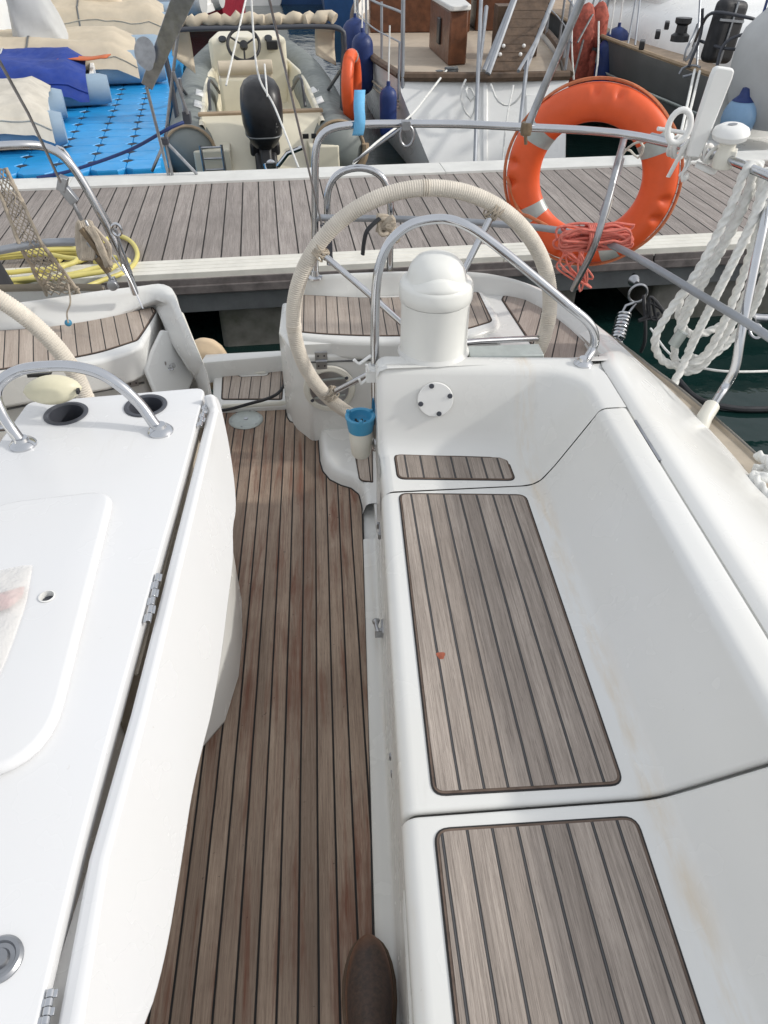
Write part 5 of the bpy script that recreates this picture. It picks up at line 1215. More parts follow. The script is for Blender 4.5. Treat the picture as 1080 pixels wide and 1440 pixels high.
    mb = MB(); mb.lathe([(.048, 0), (.05, .015), (.03, .02), (.001, .021)], (.03, -.66, .34), (.1, -1, .1), 20); mb.tube([V((-.02, -.62, .34)), V((0, -.68, .25)), V((.06, -.69, .16))], .02, 8); mb.tube([V((.10, -.55, .30)), V((.20, -.60, .42)), V((.34, -.58, .46))], .022, 8); mb.build('trim_bracket', M['steel'], ob)
    # helm seat, console, wheel
    mb = MB(); mb.box((-.12, 1.9, .42), (.62, .42, .55)); mb.build('helm_seat', M['ribcream'], t, bevel=.04, seg=3)
    mb = MB(); mb.tube([V((-.42, 1.75, .78)), V((.20, 1.75, .78))], .075, 14); mb.box((-.11, 1.74, .62), (.60, .05, .22)); mb.build('seat_bolster', M['canvas'], t, bevel=.01)
    mb = MB(); mb.prism([(-.55, 3.0), (.45, 3.0), (.35, 3.7), (-.45, 3.7)], .10, .92); mb.build('console', M['ribcream'], t, bevel=.06, seg=4)
    wc_ = V((-.10, 2.90, .86)); ax_ = V((0, -.8, .6)).normalized(); u_ = V((1, 0, 0)); v_ = ax_.cross(u_)
    mb = MB(); mb.tube([wc_ + (u_ * cos(a) + v_ * sin(a)) * .20 for a in [2 * pi * k / 30 for k in range(30)]], .020, 8, closed=True)
    for k in range(3): a = k * 2.094 + .5; mb.tube([wc_ - ax_ * .03, wc_ + (u_ * cos(a) + v_ * sin(a)) * .20], .012, 6)
    mb.lathe([(.05, -.05), (.05, .01), (.001, .02)], wc_, ax_, 16); mb.build('helm_wheel', M['black'], t)
    mb = MB()
    for x, y in ((-.36, 3.02), (.22, 3.02)): mb.lathe([(.05, 0), (.05, .02), (.001, .021)], (x, y, .90), (0, -.5, .85), 16)
    mb.build('gauge', M['glass'], t); mb = MB(); mb.box((.26, 2.96, .84), (.14, .08, .10)); mb.build('throttle', M['black'], t, bevel=.01)
    # roll bar with the furled bimini
    hb = 1.30; yb = .45
    mb = MB()
    for dy in (0, .10):
        mb.tube(resample(catmull([V((-.86, yb + dy, .5)), V((-.87, yb + dy, .9)), V((-.88, yb + dy, hb - .14)), V((-.80, yb + dy, hb)), V((0, yb + dy, hb + .01)), V((.80, yb + dy, hb)), V((.90, yb + dy, hb - .14)), V((.88, yb + dy, .9)), V((.86, yb + dy, .5))], 8), .04), .022, 10)
    for x in (-.86, .87): mb.tube([V((x, yb, .95)), V((x * .92, 1.5, .55))], .018, 8)
    mb.build('roll_bar', M['dkgrey'], t)
    mb = MB(); RR = random.Random(4); pts = [V((-.78 + 1.6 * k / 40, yb + .12 + .02 * RR.uniform(-1, 1), hb + .07 + .02 * RR.uniform(-1, 1))) for k in range(41)]
    mb.tube(pts, lambda i, s: .04 + .03 * abs(sin(i * .9)) * RR.uniform(.4, 1), 14); mb.build('furled_bimini', M['canvas'], t, sm=60)
    for s_ in (-1, 1):
        mb = MB(); rows = [[V((s_ * (.62 + .20 * u), yb + .1 + .1 * sin(3 * v), hb - .02 - (.36 - .16 * u if s_ < 0 else .22 + .1 * u) * v)) for v in [k / 6 for k in range(7)]] for u in [k / 6 for k in range(7)]]; mb.grid(rows); mb.build('canvas_flap', M['canvas'], t, solid=.01)
    mb = MB()
    for x in (-.45, .42): mb.tube(resample(catmull([V((x, 2.2, .45)), V((x * 1.15, 1.2, .75)), V((x * 1.2, 1.0, .5))], 6), .04), .016, 8)
    mb.build('seat_rail', M['dkgrey'], t)
    return t, hb, yb
rb_, hb, yb = rib()
# mirror-side lifebuoy on the roll bar post
Mx = rb_.matrix_basis if False else (Matrix.Translation(rb_.location) @ Matrix.Rotation(rb_.rotation_euler.z, 4, 'Z'))
c = Mx @ V((.96, yb - .02, .78)); hs = thing('lifebuoy', 'small orange lifebuoy seen edge-on, strapped to the grey roll bar post', 'lifebuoy', tuple(c - V((0, 0, .3))))
mb = MB(); mb.tube([c + V((sin(.25) * cos(a) * .22, cos(.25) * cos(a) * .22, sin(a) * .28)) for a in [2 * pi * k / 40 for k in range(40)]], .062, 16, closed=True); mb.build('ring_body', M['orange'], hs, sm=80)
mb = MB()
for a0 in (1.2, 4.3): mb.tube([c + V((sin(.25) * cos(a) * .22, cos(.25) * cos(a) * .22, sin(a) * .28)) for a in [a0 + .2 * k / 4 for k in range(5)]], .0645, 16)
mb.build('reflective_band', M['reflect'], hs, sm=80)
# ---- tripod davit with the flat arm
dv = thing('davit', 'grey flat-armed davit with a round plate on thin tripod legs at the dock edge', 'davit', tuple(P(237, 249, ZD + .02)))
kn = PY(206, 122, 6.35); ft = P(237, 246, ZD + .02); jn = PY(232, 198, 6.45)
mb = MB(); mb.bar(kn + V((0, 0, -.02)), PY(236, 50, 6.3), .012, .11, up=V((0, -1, 0)).cross(V((0, 0, 1)))); mb.v = mb.v[:0]; mb.f = []; mb.m = []
def flatarm(a, b_, w0, w1, th):
    d_ = (b_ - a).normalized(); s_ = d_.cross(V((0, 1, 0))).normalized(); return MB().extr([a - s_ * w0 / 2, a + s_ * w0 / 2, b_ + s_ * w1 / 2, b_ - s_ * w1 / 2], V((0, th, 0)))
flatarm(kn, PY(266, -25, 6.2), .085, .15, .03).build('flat_arm', M['dullsteel'], dv, bevel=.004)
mb = MB(); mb.lathe([(.085, 0), (.085, .012), (.001, .012)], PY(204, 74, 6.25), (.1, -1, .1), 28, sx=.85, sy=1.15); mb.lathe([(.04, .012), (.04, .03), (.001, .03)], PY(208, 90, 6.25), (.1, -1, .1), 20); mb.build('round_plate', M['dullsteel'], dv)
for a, b_ in ((kn, ft), (jn, P(214, 240, ZD + .02)), (jn, P(277, 245, ZD + .02)), (jn, ft + V((.03, .0, 0))), (PY(251, 40, 6.4), jn), (PY(243, 100, 6.4), PY(264, 160, 6.45)), (PY(252, 110, 6.45), PY(262, 172, 6.5))):
    mb = MB(); mb.tube([a, b_], .0125, 8); mb.build('leg', M['dullsteel'], dv)
mb = MB(); mb.box(jn, (.06, .06, .05)); mb.box(PY(263, 165, 6.5), (.06, .06, .09)); mb.build('joint', M['dkgrey'], dv, bevel=.006)
mb = MB(); mb.tube(resample(catmull([P(52, 250, ZD + .02), PY(100, 240, 6.5), PY(180, 212, 6.5), PY(235, 182, 6.4), PY(258, 172, 6.45)], 8), .05), .013, 8); single('dark_rope', mb, M['navy'], 'dark blue rope drooping across the front of the blue pontoon', 'rope')
def line(px, w_=.006, mt='rope', lab=None):
    mb = MB(); mb.tube(resample(catmull([PY(x, y, Y) for x, y, Y in px], 6), .06), w_, 6); return mb
for i, (px, w_, mt, lab) in enumerate([
    ([(318, 120, 8.2), (350, -20, 9)], .010, 'rope', 'pale stay line rising left of the outboard cowling'),
    ([(352, -20, 8.0), (362, 100, 7.8), (386, 150, 7.6), (420, 236, 7.0)], .009, 'rope', 'white rope slanting over the outboard cowling down to the dock'),
    ([(372, 90, 7.8), (376, 136, 7.6)], .008, 'rope', 'short white cord hanging over the front of the outboard cowling')]):
    single('boat_line', line(px, w_, mt), M[mt], lab, 'rope')
# ---- white classic wooden boat
def hullform(t, st, mat, name='hull', rake=0):
    """st: list of (y, half beam at sheer, sheer z, half beam at waterline)"""
    rows = []
    for y, b_, zs_, bw in st:
        half = [(b_, zs_), (b_ * .995, zs_ - .1), ((b_ + bw) / 2 * 1.03, zs_ * .5), (bw, .02), (bw * .7, -.3)]
        rk = rake * (1 if y < .01 else .6 if y < .3 else 0); rows.append([V((-x, y - rk * (zs_ - z) / zs_, z)) for x, z in half] + [V((x, y - rk * (zs_ - z) / zs_, z)) for x, z in half[::-1]])
    mb = MB(); mb.grid(rows)
    n = len(rows[0]); mb.f.append(list(range(n))[::-1]); mb.m.append(0); return mb.build(name, mat, t, sm=60)
def sheer(st, sgn, dz=0, dx=0): return resample(catmull([V((sgn * (b_ + dx), y, zs_ + dz)) for y, b_, zs_, bw in st], 6), .08)
qa, qb = PY(563, 112, 8.4), PY(800, 100, 8.4)
wb = thing('wooden_sailing_boat', 'white classic sailing boat with varnished wood deckhouse and slatted gangway', 'sailing boat', (((qa.x + qb.x) / 2), 8.4, ZW), rad(-2)); local(wb)
hb2 = (qb.x - qa.x) / 2; zs2 = (qa.z + .65)
st = [(0, hb2, zs2, hb2 * .55), (.25, hb2 * 1.06, zs2 - .0, hb2 * .8), (1.5, hb2 * 1.32, zs2 - .02, hb2 * 1.1), (3.2, hb2 * 1.5, zs2, hb2 * 1.3), (5.5, hb2 * 1.45, zs2 + .08, hb2 * 1.2), (8, hb2 * 1.0, zs2 + .25, hb2 * .6), (10, .1, zs2 + .5, .05)]
hullform(wb, st, M['hullwhite'], rake=.55)  # stern raked to face upward, so that it catches more sky light
mb = MB(); dk = [(-(b_ - .03), y) for y, b_, z, bw in st] + [(b_ - .03, y) for y, b_, z, bw in st[::-1]]; mb.prism(dk[::-1], zs2 - .16, zs2 - .07); mb.build('deck', M['buff'], wb)
mb = MB()
for s_ in (-1, 1):
    p_ = sheer(st, s_, .03); mb.tube(p_, .045, 8, flat=.8)
mb.tube([V((-hb2, 0, zs2 + .02)), V((0, -.06, zs2 + .02)), V((hb2, 0, zs2 + .02))], .045, 8); mb.build('toe_rail', M['dkwood'], wb)
mb = MB(); mb.bar((0, -.01, zs2 * .98), (0, -.50, .05), .06, .05); mb.bar((.62, -.09, zs2 * .85), (.62, -.45, zs2 * .18), .42, .03); mb.build('rudder_post', M['hullwhite'], wb, bevel=.015)
def loc_of(px, py, Y): return (Matrix.Translation(wb.location) @ Matrix.Rotation(wb.rotation_euler.z, 4, 'Z')).inverted() @ PY(px, py, Y)
# deckhouse box with white top (companion)
zd = zs2 - .07
hx0, hx1 = loc_of(604, 60, 10).x, loc_of(652, 60, 10).x
Lp = lambda px, py, z: (Matrix.Translation(wb.location) @ Matrix.Rotation(wb.rotation_euler.z, 4, 'Z')).inverted() @ P(px, py, z + ZW)
k0, k1, k2 = Lp(630, 93, zd), Lp(655, 91, zd), Lp(603, 68, zd)
k3 = k1 + (k2 - k0)
mb = MB(); fp = [(k0.x, k0.y), (k1.x, k1.y), (k3.x + .1, k3.y), (k2.x, k2.y)]; mb.prism(fp, zd, zd + .52); dh = mb.build('companion_box', M['maho'], wb, bevel=.02)
mb = MB(); cx = sum(p[0] for p in fp) / 4; cy = sum(p[1] for p in fp) / 4; mb.prism(round_poly([(cx + (x - cx) * 1.14, cy + (y - cy) * 1.1) for x, y in fp], .06), zd + .52, zd + .57); mb.build('box_top', M['greydeck'], dh, bevel=.01)
mb = MB(); a = V((k0.x, k0.y, 0)).lerp(V((k2.x, k2.y, 0)), .45); mb.box((a.x - .01, a.y, zd + .27), (.03, .16, .26), Euler((0, 0, atan2(k2.y - k0.y, k2.x - k0.x) - pi / 2))); mb.build('box_opening', M['black'], dh, bevel=.01)
mb = MB(); mb.box((-.35, 4.3, zd + .45), (1.4, .9, .9)); mb.box((.9, 4.6, zd + .4), (.9, 1.2, .8)); mb.build('deckhouse', M['maho'], wb, bevel=.02)
mb = MB(); mb.box((-.35, 4.3, zd + .93), (1.5, 1.05, .06)); mb.box((.9, 4.6, zd + .83), (1.0, 1.3, .06)); mb.build('deckhouse_roof', M['greydeck'], wb, bevel=.01)
mb = MB()
for x in (-.85, -.35): mb.lathe([(.07, 0), (.07, .015), (.05, .018)], (x, 3.845, zd + .55), (0, -1, 0), 20)
mb.build('porthole', M['steel'], wb); mb = MB()
for x in (-.85, -.35): mb.lathe([(.05, 0), (.001, .002)], (x, 3.83, zd + .55), (0, -1, 0), 20)
mb.build('port_glass', M['glass'], wb)
# louvred locker and slatted gangway
mb = MB()
for k in range(13): mb.box((.62, 1.55 + .02 * k, zd + .08 + .035 * k), (.42, .03, .014))
mb.box((.62, 1.85, zd + .26), (.5, .3, .5)); mb.build('louvred_locker', M['dkwood'], wb)
g0_, g1_ = loc_of(709, 100, 9.0), loc_of(762, -30, 9.9)
gdir = (g1_ - g0_).normalized(); gs = V((1, 0, 0)); gw = .40
mb = MB()
nst = 11
for k in range(nst):
    p = g0_.lerp(g1_, (k + .5) / nst); up_g = gdir.cross(gs).normalized(); mb.box(p, (gw, .125, .03), Matrix((gs, (gdir - gs * gdir.dot(gs)).normalized(), gs.cross((gdir - gs * gdir.dot(gs)).normalized()))).transposed())
gw_ = mb.build('gangway_slat', M['dkwood'], wb, bevel=.004)
mb = MB()
for s_ in (-1, 1): mb.tube([g0_ + gs * s_ * (gw / 2 + .02), g1_ + gs * s_ * (gw / 2 + .02)], .028, 8)
mb.build('gangway_frame', M['greytube'], wb)
mb = MB()
for k in (0, 1):
    for s_ in (-.12, .10): mb.ball(g0_.lerp(g1_, .16 + .09 * k) + gs * s_ + V((0, -.04, .02)), .02, n=8)
mb.build('gangway_light', M['hullwhite'], wb)
def wtube(l, name, m, r, par=wb):
    mb = MB(); mb.tube(resample(catmull([loc_of(*p) for p in l], 6), .06), r, 8); return mb.build(name, M[m], par)
for l, r in [([(668, 230, 7.6), (672, 110, 8.2), (677, -10, 9.6)], .020), ([(672, 110, 8.3), (684, 10, 9.4)], .022), ([(729, 200, 7.6), (742, 80, 8.3)], .020), ([(729, 100, 8.0), (760, 45, 8.8), (780, -10, 9.4)], .016), ([(686, 104, 8.3), (725, -5, 8.8)], .030),
             ([(566, 132, 8.4), (567, -10, 8.4)], .020), ([(560, 140, 8.38), (562, 60, 8.38)], .012)]: wtube(l, 'steel_pole', 'greytube', r)
for s_, off_ in ((-1, 0), (1, 0)):
    mb = MB(); p_ = [V((s_ * (b_ - .02), y, zs_ + .55)) for y, b_, zs_, bw in st[:6]]; mb.tube(resample(catmull(p_, 6), .1), .012, 6); mb.tube([p + V((0, 0, -.25)) for p in resample(catmull(p_, 6), .1)], .008, 6)
    for y, b_, zs_, bw in [(.1, hb2, zs2, 0), (.9, hb2 * 1.2, zs2, 0), (1.8, hb2 * 1.37, zs2, 0), (2.9, hb2 * 1.47, zs2, 0), (4.1, hb2 * 1.5, zs2, 0), (5.4, hb2 * 1.45, zs2 + .08, 0)]: mb.tube([V((s_ * (b_ - .02), y, zs_)), V((s_ * (b_ - .02), y, zs_ + .56))], .014, 8)
    mb.build('guard_rail', M['greytube'], wb)
mb = MB(); sh = sheer(st[:4], -1, -.20, .015); mb.tube(sh, .012, 6); mb.tube(sheer(st[:4], -1, -.26, .01), .010, 6); mb.build('rope_strop', M['oldrope'], wb)
mb = MB(); c = loc_of(625, 103, 8.55); mb.lathe([(.03, 0), (.03, .07), (.045, .08), (.001, .09)], V((c.x - .05, c.y, zs2 - .03))); mb.lathe([(.03, 0), (.03, .07), (.045, .08), (.001, .09)], V((c.x + .07, c.y, zs2 - .03)))
mb.tube([V((c.x + .07 + cos(a) * .06, c.y + sin(a) * .05, zs2 + .01 + .012 * k / 6)) for k, a in enumerate([2 * pi * q / 12 for q in range(36)])], .014, 6); mb.build('bollard', M['galv'], wb)
single('mooring_line', line([(628, 99, 8.5), (600, 135, 8.0), (575, 165, 7.6), (530, 200, 7.0), (497, 230, 6.55)], .010), M['rope'], 'grey mooring line from the wooden boat down to the dock', 'mooring line')
single('hanging_rope', line([(655, 112, 8.3), (648, 130, 8.2), (653, 155, 8.1), (664, 165, 8.1), (668, 140, 8.1), (660, 122, 8.2), (655, 130, 8.1), (662, 142, 8.1), (668, 135, 8.1)], .011), M['rope'], 'loops of grey rope hanging on the white stern of the wooden boat', 'rope')
single('hanging_rope', line([(690, 118, 8.2), (700, 142, 8.1), (718, 148, 8.1), (735, 130, 8.1), (738, 112, 8.2)], .011), M['rope'], 'slack swag of rope under the gangway of the wooden boat', 'rope')
single('thin_rope', line([(722, 120, 8.0), (712, 170, 7.8), (706, 232, 7.6)], .008), M['rope'], 'thin cord hanging down the white hull beside the gangway pole', 'rope')
def fender(px, py, Y, r, h, mat, lab, tip=True, cat='fender', grp='blue fenders along the wooden boat'):
    c = PY(px, py, Y); t = thing('fender', lab, cat, (c.x, c.y, c.z - h / 2), 0, grp)
    mb = MB(); pr = [(max(.002, r * sin(pi * .5 * min(1, k / 3.0)) ** .8), -h / 2 + (k / 3.0) * r * .9) for k in range(4)] + [(r, h / 2 - r)] + [(r * cos(pi / 2 * k / 5) ** .8, h / 2 - r + r * sin(pi / 2 * k / 5)) for k in range(1, 5)] + [(.02, h / 2 + .01), (.018, h / 2 + .05)]
    mb.lathe(pr, c, n=24); mb.build('fender_body', M[mat], t)
    mb = MB(); mb.tube([c + V((0, 0, h / 2 + .04)), c + V((.02, .1, h / 2 + .5))], .008, 6); mb.build('lanyard', M['rope'], t)
fender(510, 92, 9.7, .12, .62, 'navy', 'long navy fender, second from the far end of the wooden boat')
fender(500, 60, 10.6, .16, .50, 'navy', 'farthest navy fender, half hidden at the curve of the wooden hull')
fender(546, 160, 8.3, .085, .48, 'navy', 'navy fender with pointed top nearest the dock on the wooden boat')
# ---- grey yacht on the right
ga, gb_ = P(1004, 111, .30), P(862, 62, .30)
gang = atan2(gb_.y - ga.y, gb_.x - ga.x) - pi / 2
gy = thing('grey_yacht', 'yacht with dark grey topsides, white coachroof and pale side deck moored on the right', 'sailing yacht', (ga.x, ga.y, ZW), gang); local(gy)
GM = (Matrix.Translation(gy.location) @ Matrix.Rotation(gang, 4, 'Z')).inverted()
gl_ = lambda px, py, z: GM @ P(px, py, z + ZW)
zs3 = .95; Wg = 3.2
stg = [(0, 0, zs3, .18), (1.2, -.06, zs3 + .02, .12), (3, -.06, zs3 + .05, .16), (5, .12, zs3 + .12, .45), (7.5, .7, zs3 + .25, 1.1), (9.5, 1.5, zs3 + .4, 1.58)]
rows = []
for y, x, z, bw in stg:
    rows.append([V((x, y, z)), V((x + .01, y, z - .12)), V(((x + bw) / 2, y, z * .45)), V((bw, y, .0)), V((bw + .5, y, -.3))])
mb = MB(); mb.grid(rows); mb.grid([[V((2 * 1.6 - p.x, p.y, p.z)) for p in r_] for r_ in rows]); mb.build('hull', M['hullgrey'], gy, sm=60)
mb = MB(); mb.grid([[V((r_[1].x - .012 + (r_[2].x - r_[1].x) * .18, r_[1].y, r_[1].z - .20)), V((r_[1].x - .010 + (r_[2].x - r_[1].x) * .28, r_[1].y, r_[1].z - .235))] for r_ in rows]); mb.build('hull_stripe', M['reflect'], gy, solid=.004)
mb = MB(); dk = [(x + .03, y) for y, x, z, bw in stg] + [(3.17 - x, y) for y, x, z, bw in stg[::-1]]; mb.prism(dk[::-1], zs3 - .05, zs3 - .01); mb.build('side_deck', M['teakdeck'], gy)
mb = MB(); mb.tube(resample(catmull([V((x + .015, y, z + .02)) for y, x, z, bw in stg], 6), .1), .022, 6); mb.build('toe_rail', M['tan'], gy)
mb = MB()    # cockpit coaming and coachroof
cr = [(.62, .2, .24, .30), (.60, 1.2, .26, .36), (.55, 2.2, .30, .42), (.62, 3.2, .30, .46), (.9, 4.6, .26, .40), (1.3, 6.4, .1, .15)]
rows = []
for x, y, h0_, h1_ in cr: rows.append([V((x - .12, y, zs3 - .02)), V((x - .06, y, zs3 + h0_ * .7)), V((x + .05, y, zs3 + h0_)), V((x + .4, y, zs3 + h1_)), V((1.6, y, zs3 + h1_ + .04)), V((2.8 - x, y, zs3 + h1_)), V((3.2 - x + .1, y, zs3 - .02))])
mb.grid(rows); mb.f.append(list(range(7))[::-1]); mb.m.append(0); mb.build('coachroof', M['hullwhite'], gy, sm=50)
mb = MB(); mb.prism([(.70, 2.6), (.74, 4.6), (1.3, 5.6), (2.3, 5.6), (2.5, 2.6)][::-1], zs3 + .3, zs3 + .72); mb.build('coachroof_top', M['hullwhite'], gy, bevel=.10, seg=4)
wp = [(.665, 3.0, .42), (.668, 4.0, .44), (.70, 4.55, .50), (.71, 4.3, .62), (.70, 3.4, .64), (.68, 2.9, .58)]
mb = MB(); mb.extr([V((x - .0, y, zs3 + z)) for x, y, z in wp], V((.05, 0, 0))); mb.build('cabin_window', M['glass'], gy, bevel=.01)
mb = MB(); c = gl_(955, 58, zs3 + .28); mb.lathe([(.085, 0), (.085, .05), (.055, .07), (.05, .13), (.075, .15), (.075, .19), (.001, .19)], (c.x, c.y, zs3 + .28), n=24); mb.build('winch', M['black'], gy)
mb = MB()
for px, py in ((924, 53), (937, 40), (902, 68)):
    c = gl_(px, py, zs3 + .26); mb.box((c.x, c.y, zs3 + .29), (.05, .16, .07), Euler((0, 0, -.5)))
mb.build('line_clutch', M['black'], gy, bevel=.01)
mb = MB(); mb.prism([(.95, -.02), (2.5, -.02), (2.5, 1.9), (.95, 1.9)], zs3 + .0, zs3 + .12); mb.build('cockpit_seat', M['greydeck'], gy, bevel=.02)
# transom: white scoop
mb = MB(); mb.prism([(.06, -.62), (3.1, -.62), (3.15, .0), (.02, .0)], -.3, .42); mb.prism([(.02, -.06), (3.18, -.06), (3.18, .10), (.02, .10)], -.3, zs3 - .02); mb.build('transom', M['hullwhite'], gy, bevel=.04, seg=3)
def gt(l, name, m, r):
    mb = MB()
    for q in l: mb.tube(resample(catmull([GM @ PY(*p) for p in q], 6), .05), r, 8)
    return mb.build(name, M[m], gy)
YG = ga.y
gt([[(1005, 108, YG), (1020, 60, YG + .1), (1066, 42, YG + .1), (1066, 30, YG + .1), (1048, 24, YG + .1), (1002, 18, YG + .2), (985, 40, YG + .5), (975, 65, YG + .8)], [(986, 58, YG + .4), (1018, 68, YG + .1), (1058, 70, YG + .1)], [(1052, 60, YG + .05), (1050, 96, YG), (1040, 120, YG)], [(968, 94, YG + .3), (985, 50, YG + .4), (988, 12, YG + .4)]], 'pushpit', 'dkgrey', .015)
gt([[(840, 56, 11), (858, -20, 11.6)], [(893, 64, 9.8), (900, 0, 10.2)], [(883, 62, 10), (896, -10, 10.4)], [(980, 92, 8.6), (985, -10, 9.0)]], 'stanchion', 'greytube', .012)
gt([[(962, 85, 8.6), (965, 70, 8.6), (975, 50, 8.7), (983, 30, 8.7), (978, 60, 8.6), (968, 80, 8.6), (960, 88, 8.6), (972, 78, 8.6), (981, 52, 8.7)], [(955, 104, 8.3), (960, 96, 8.3), (975, 92, 8.3), (985, 96, 8.2), (975, 104, 8.2), (960, 108, 8.2)]], 'coiled_line', 'greytube', .012)
mb = MB(); c = GM @ PY(1018, 45, YG + .3); mb.box((c.x, c.y, c.z), (.32, .16, .52), Euler((.0, .1, .2))); bp_ = mb.build('life_pack', M['rubber'], gy, bevel=.06, seg=4)
mb = MB(); mb.box((c.x, c.y - .085, c.z), (.02, .012, .5), Euler((0, .1, .2))); mb.box((c.x, c.y - .088, c.z + .1), (.3, .01, .02), Euler((0, .1, .2))); mb.build('pack_strap', M['greytube'], bp_)
c = PY(1070, 70, YG - .3); mb = MB(); rows = []
cc = thing('canvas_cover', 'tall pale grey canvas cover at the right edge above the blue round fender', 'canvas cover', (c.x + .3, c.y, c.z - .7))
RR = random.Random(17)
for k in range(14):
    t = k / 13; row = []
    for q in range(30):
        a = 2 * pi * q / 30; f = sin(3 * a + 2 * t) * .04; rr_ = (.26 + .26 * sin(pi * min(1, .15 + t * .8)) - (.30 * max(0, t - .6) / .4)) * (1 + f)
        row.append(V((c.x + .32 + cos(a) * rr_, c.y + sin(a) * rr_ * .8, c.z - .62 + 1.25 * t)))
    rows.append(row)
mb.grid(rows, cu=True); n_ = len(mb.v); mb.f.append(list(range(n_ - 30, n_))); mb.m.append(0); mb.f.append(list(range(30))[::-1]); mb.m.append(0); mb.build('cover', M['greycanvas'], cc, sm=60)
c = PY(1038, 168, YG - .45); t = thing('round_fender', 'big pale blue round fender with navy top on the grey yacht stern', 'fender', (c.x, c.y, c.z - .2))
mb = MB(); mb.ball(c, (.155, .155, .20), n=28); mb.build('fender_body', M['paleblue'], t); mb = MB(); mb.lathe([(.10, .155), (.05, .20), (.035, .26), (.001, .27)], c, n=20); mb.build('fender_top', M['navy'], t)
mb = MB(); mb.tube([c + V((0, 0, .25)), PY(1046, 105, YG - .35), PY(1070, 30, YG - .2), PY(1085, -20, YG - .1)], .012, 8); mb.build('lanyard', M['navy'], t)
single('mooring_line', line([(977, 98, YG - .1), (968, 140, YG - .8), (958, 185, YG - 1.5)], .012), M['rope'], 'pair of pale ropes running down from the grey yacht corner cleat', 'mooring line')
single('mooring_line', line([(984, 100, YG - .1), (973, 145, YG - .8), (962, 188, YG - 1.5)], .012), M['rope'], 'right hand rope of the pale pair at the grey yacht corner', 'mooring line')
fender(862, 88, 10.6, .16, .75, 'navy', 'tall navy fender between the wooden boat and the grey yacht', grp=None)
fender(850, 96, 10.2, .12, .6, 'navy', 'slimmer navy fender left of the tall one at the grey hull', grp=None)
# red folded sails / life vests between the two boats
mb = MB(); RR = random.Random(21)
for px, py, s in ((815, 70, .22), (822, 45, .20), (812, 95, .20), (830, 100, .15), (842, 35, .16)):
    c = PY(px, py, 10.4); rows = []
    for k in range(9):
        row = []
        for q in range(16):
            a = 2 * pi * q / 16; th = pi * k / 8; f = 1 + .22 * RR.uniform(-1, 1); row.append(c + V((cos(a) * sin(th) * s * .7 * f, sin(a) * sin(th) * s * .5 * f, cos(th) * s * 1.5)))
        rows.append(row)
    mb.grid(rows, cu=True)
single('red_bundle', mb, plain('faded_red_nylon', (.52, .12, .08), .7, var=.5, vscale=20, bmp=.4, bscale=15), 'crumpled bundle of faded red and pink cloth between the two yachts', 'cloth bundle', sm=60)
for i, (l, lab) in enumerate([([(806, 110, 9.8), (838, -10, 11)], 'dark wire stay left of the red bundle'), ([(838, 88, 10.0), (858, -10, 11)], 'dark stay rising beside the grey yacht bow rail'), ([(812, 60, 10), (850, -10, 10.6)], 'pale stay crossing the red bundle')]):
    single('stay_wire', line(l, .012), M['galv'], lab, 'stay')
single('thin_rope', line([(807, 112, 9.5), (804, 60, 9.6), (806, -10, 9.8)], .010), M['rope'], 'vertical white cord hanging left of the red bundle', 'cord')
single('thin_rope', line([(838, 108, 9.5), (841, 80, 9.6), (842, 30, 9.8)], .010), M['rope'], 'vertical white cord hanging in front of the navy fenders', 'cord')
# ---- boats farther off, seen along the top edge
def farboat(px, py, z, rzv, L, W, fb, mat, lab, cat='yacht', cabin=True, cm='hullwhite', grp=None, mast=False):
    c = P(px, py, z); t = thing('far_boat', lab, cat, (c.x, c.y, ZW), rzv, grp); local(t)
    st = [(0, W * .42, fb, W * .36), (L * .25, W * .5, fb, W * .44), (L * .55, W * .48, fb + .08, W * .4), (L * .8, W * .3, fb + .2, W * .2), (L, .05, fb + .35, .02)]
    hullform(t, st, M[mat]); mb = MB(); dk = [(-(b_ - .02), y) for y, b_, z_, bw in st] + [(b_ - .02, y) for y, b_, z_, bw in st[::-1]]; mb.prism(dk[::-1], fb - .1, fb - .02); mb.build('deck', M['greydeck'], t)
    if cabin:
        mb = MB(); mb.prism([(-W * .3, L * .22), (W * .3, L * .22), (W * .22, L * .66), (-W * .22, L * .66)], fb, fb + .55); cb = mb.build('cabin', M[cm], t, bevel=.06, seg=3)
        for s_ in (-1, 1):
            mb = MB(); mb.extr([V((s_ * W * (.302 - .08 * (y - .22) / .44), L * y, fb + z_)) for y, z_ in ((.27, .2), (.55, .22), (.52, .42), (.30, .42))], V((s_ * .012, 0, 0))); mb.build('window', M['glass'], cb)
        mb = MB(); mb.box((0, L * .12, fb + .5), (W * .75, .04, .04)); mb.tube([V((-W * .38, .1, fb)), V((-W * .38, .1, fb + .6)), V((W * .38, .1, fb + .6)), V((W * .38, .1, fb))], .015, 6); mb.build('rail', M['steel'], t)
    if mast: mb = MB(); mb.tube([V((0, L * .55, fb)), V((0, L * .55, fb + 9))], .06, 10); mb.build('mast', M['dullsteel'], t)
    return t
GF = None
farboat(330, 12, ZW + .3, rad(80), 8, 2.6, .9, 'red', 'dark red hulled boat lying across the top left background')
farboat(175, 4, ZW + .4, rad(20), 7, 2.4, .9, 'hullwhite', 'white motor boat far behind the hooded inflatables')
farboat(345, -4, ZW + .2, rad(4), 8, 2.6, .85, 'hullwhite', 'white boat far back above the furled canvas roll')
farboat(425, -6, ZW + .2, rad(-4), 8, 2.4, .85, 'hullblue', 'blue hulled boat far back beside the open water')
farboat(505, 14, ZW + .35, rad(-3), 7, 1.9, .75, 'hullblue', 'dark blue hull closing the water lane at the top')
farboat(700, -30, ZW + .3, rad(3), 9, 3.0, 1.0, 'hullwhite', 'white yacht far behind the wooden boat')
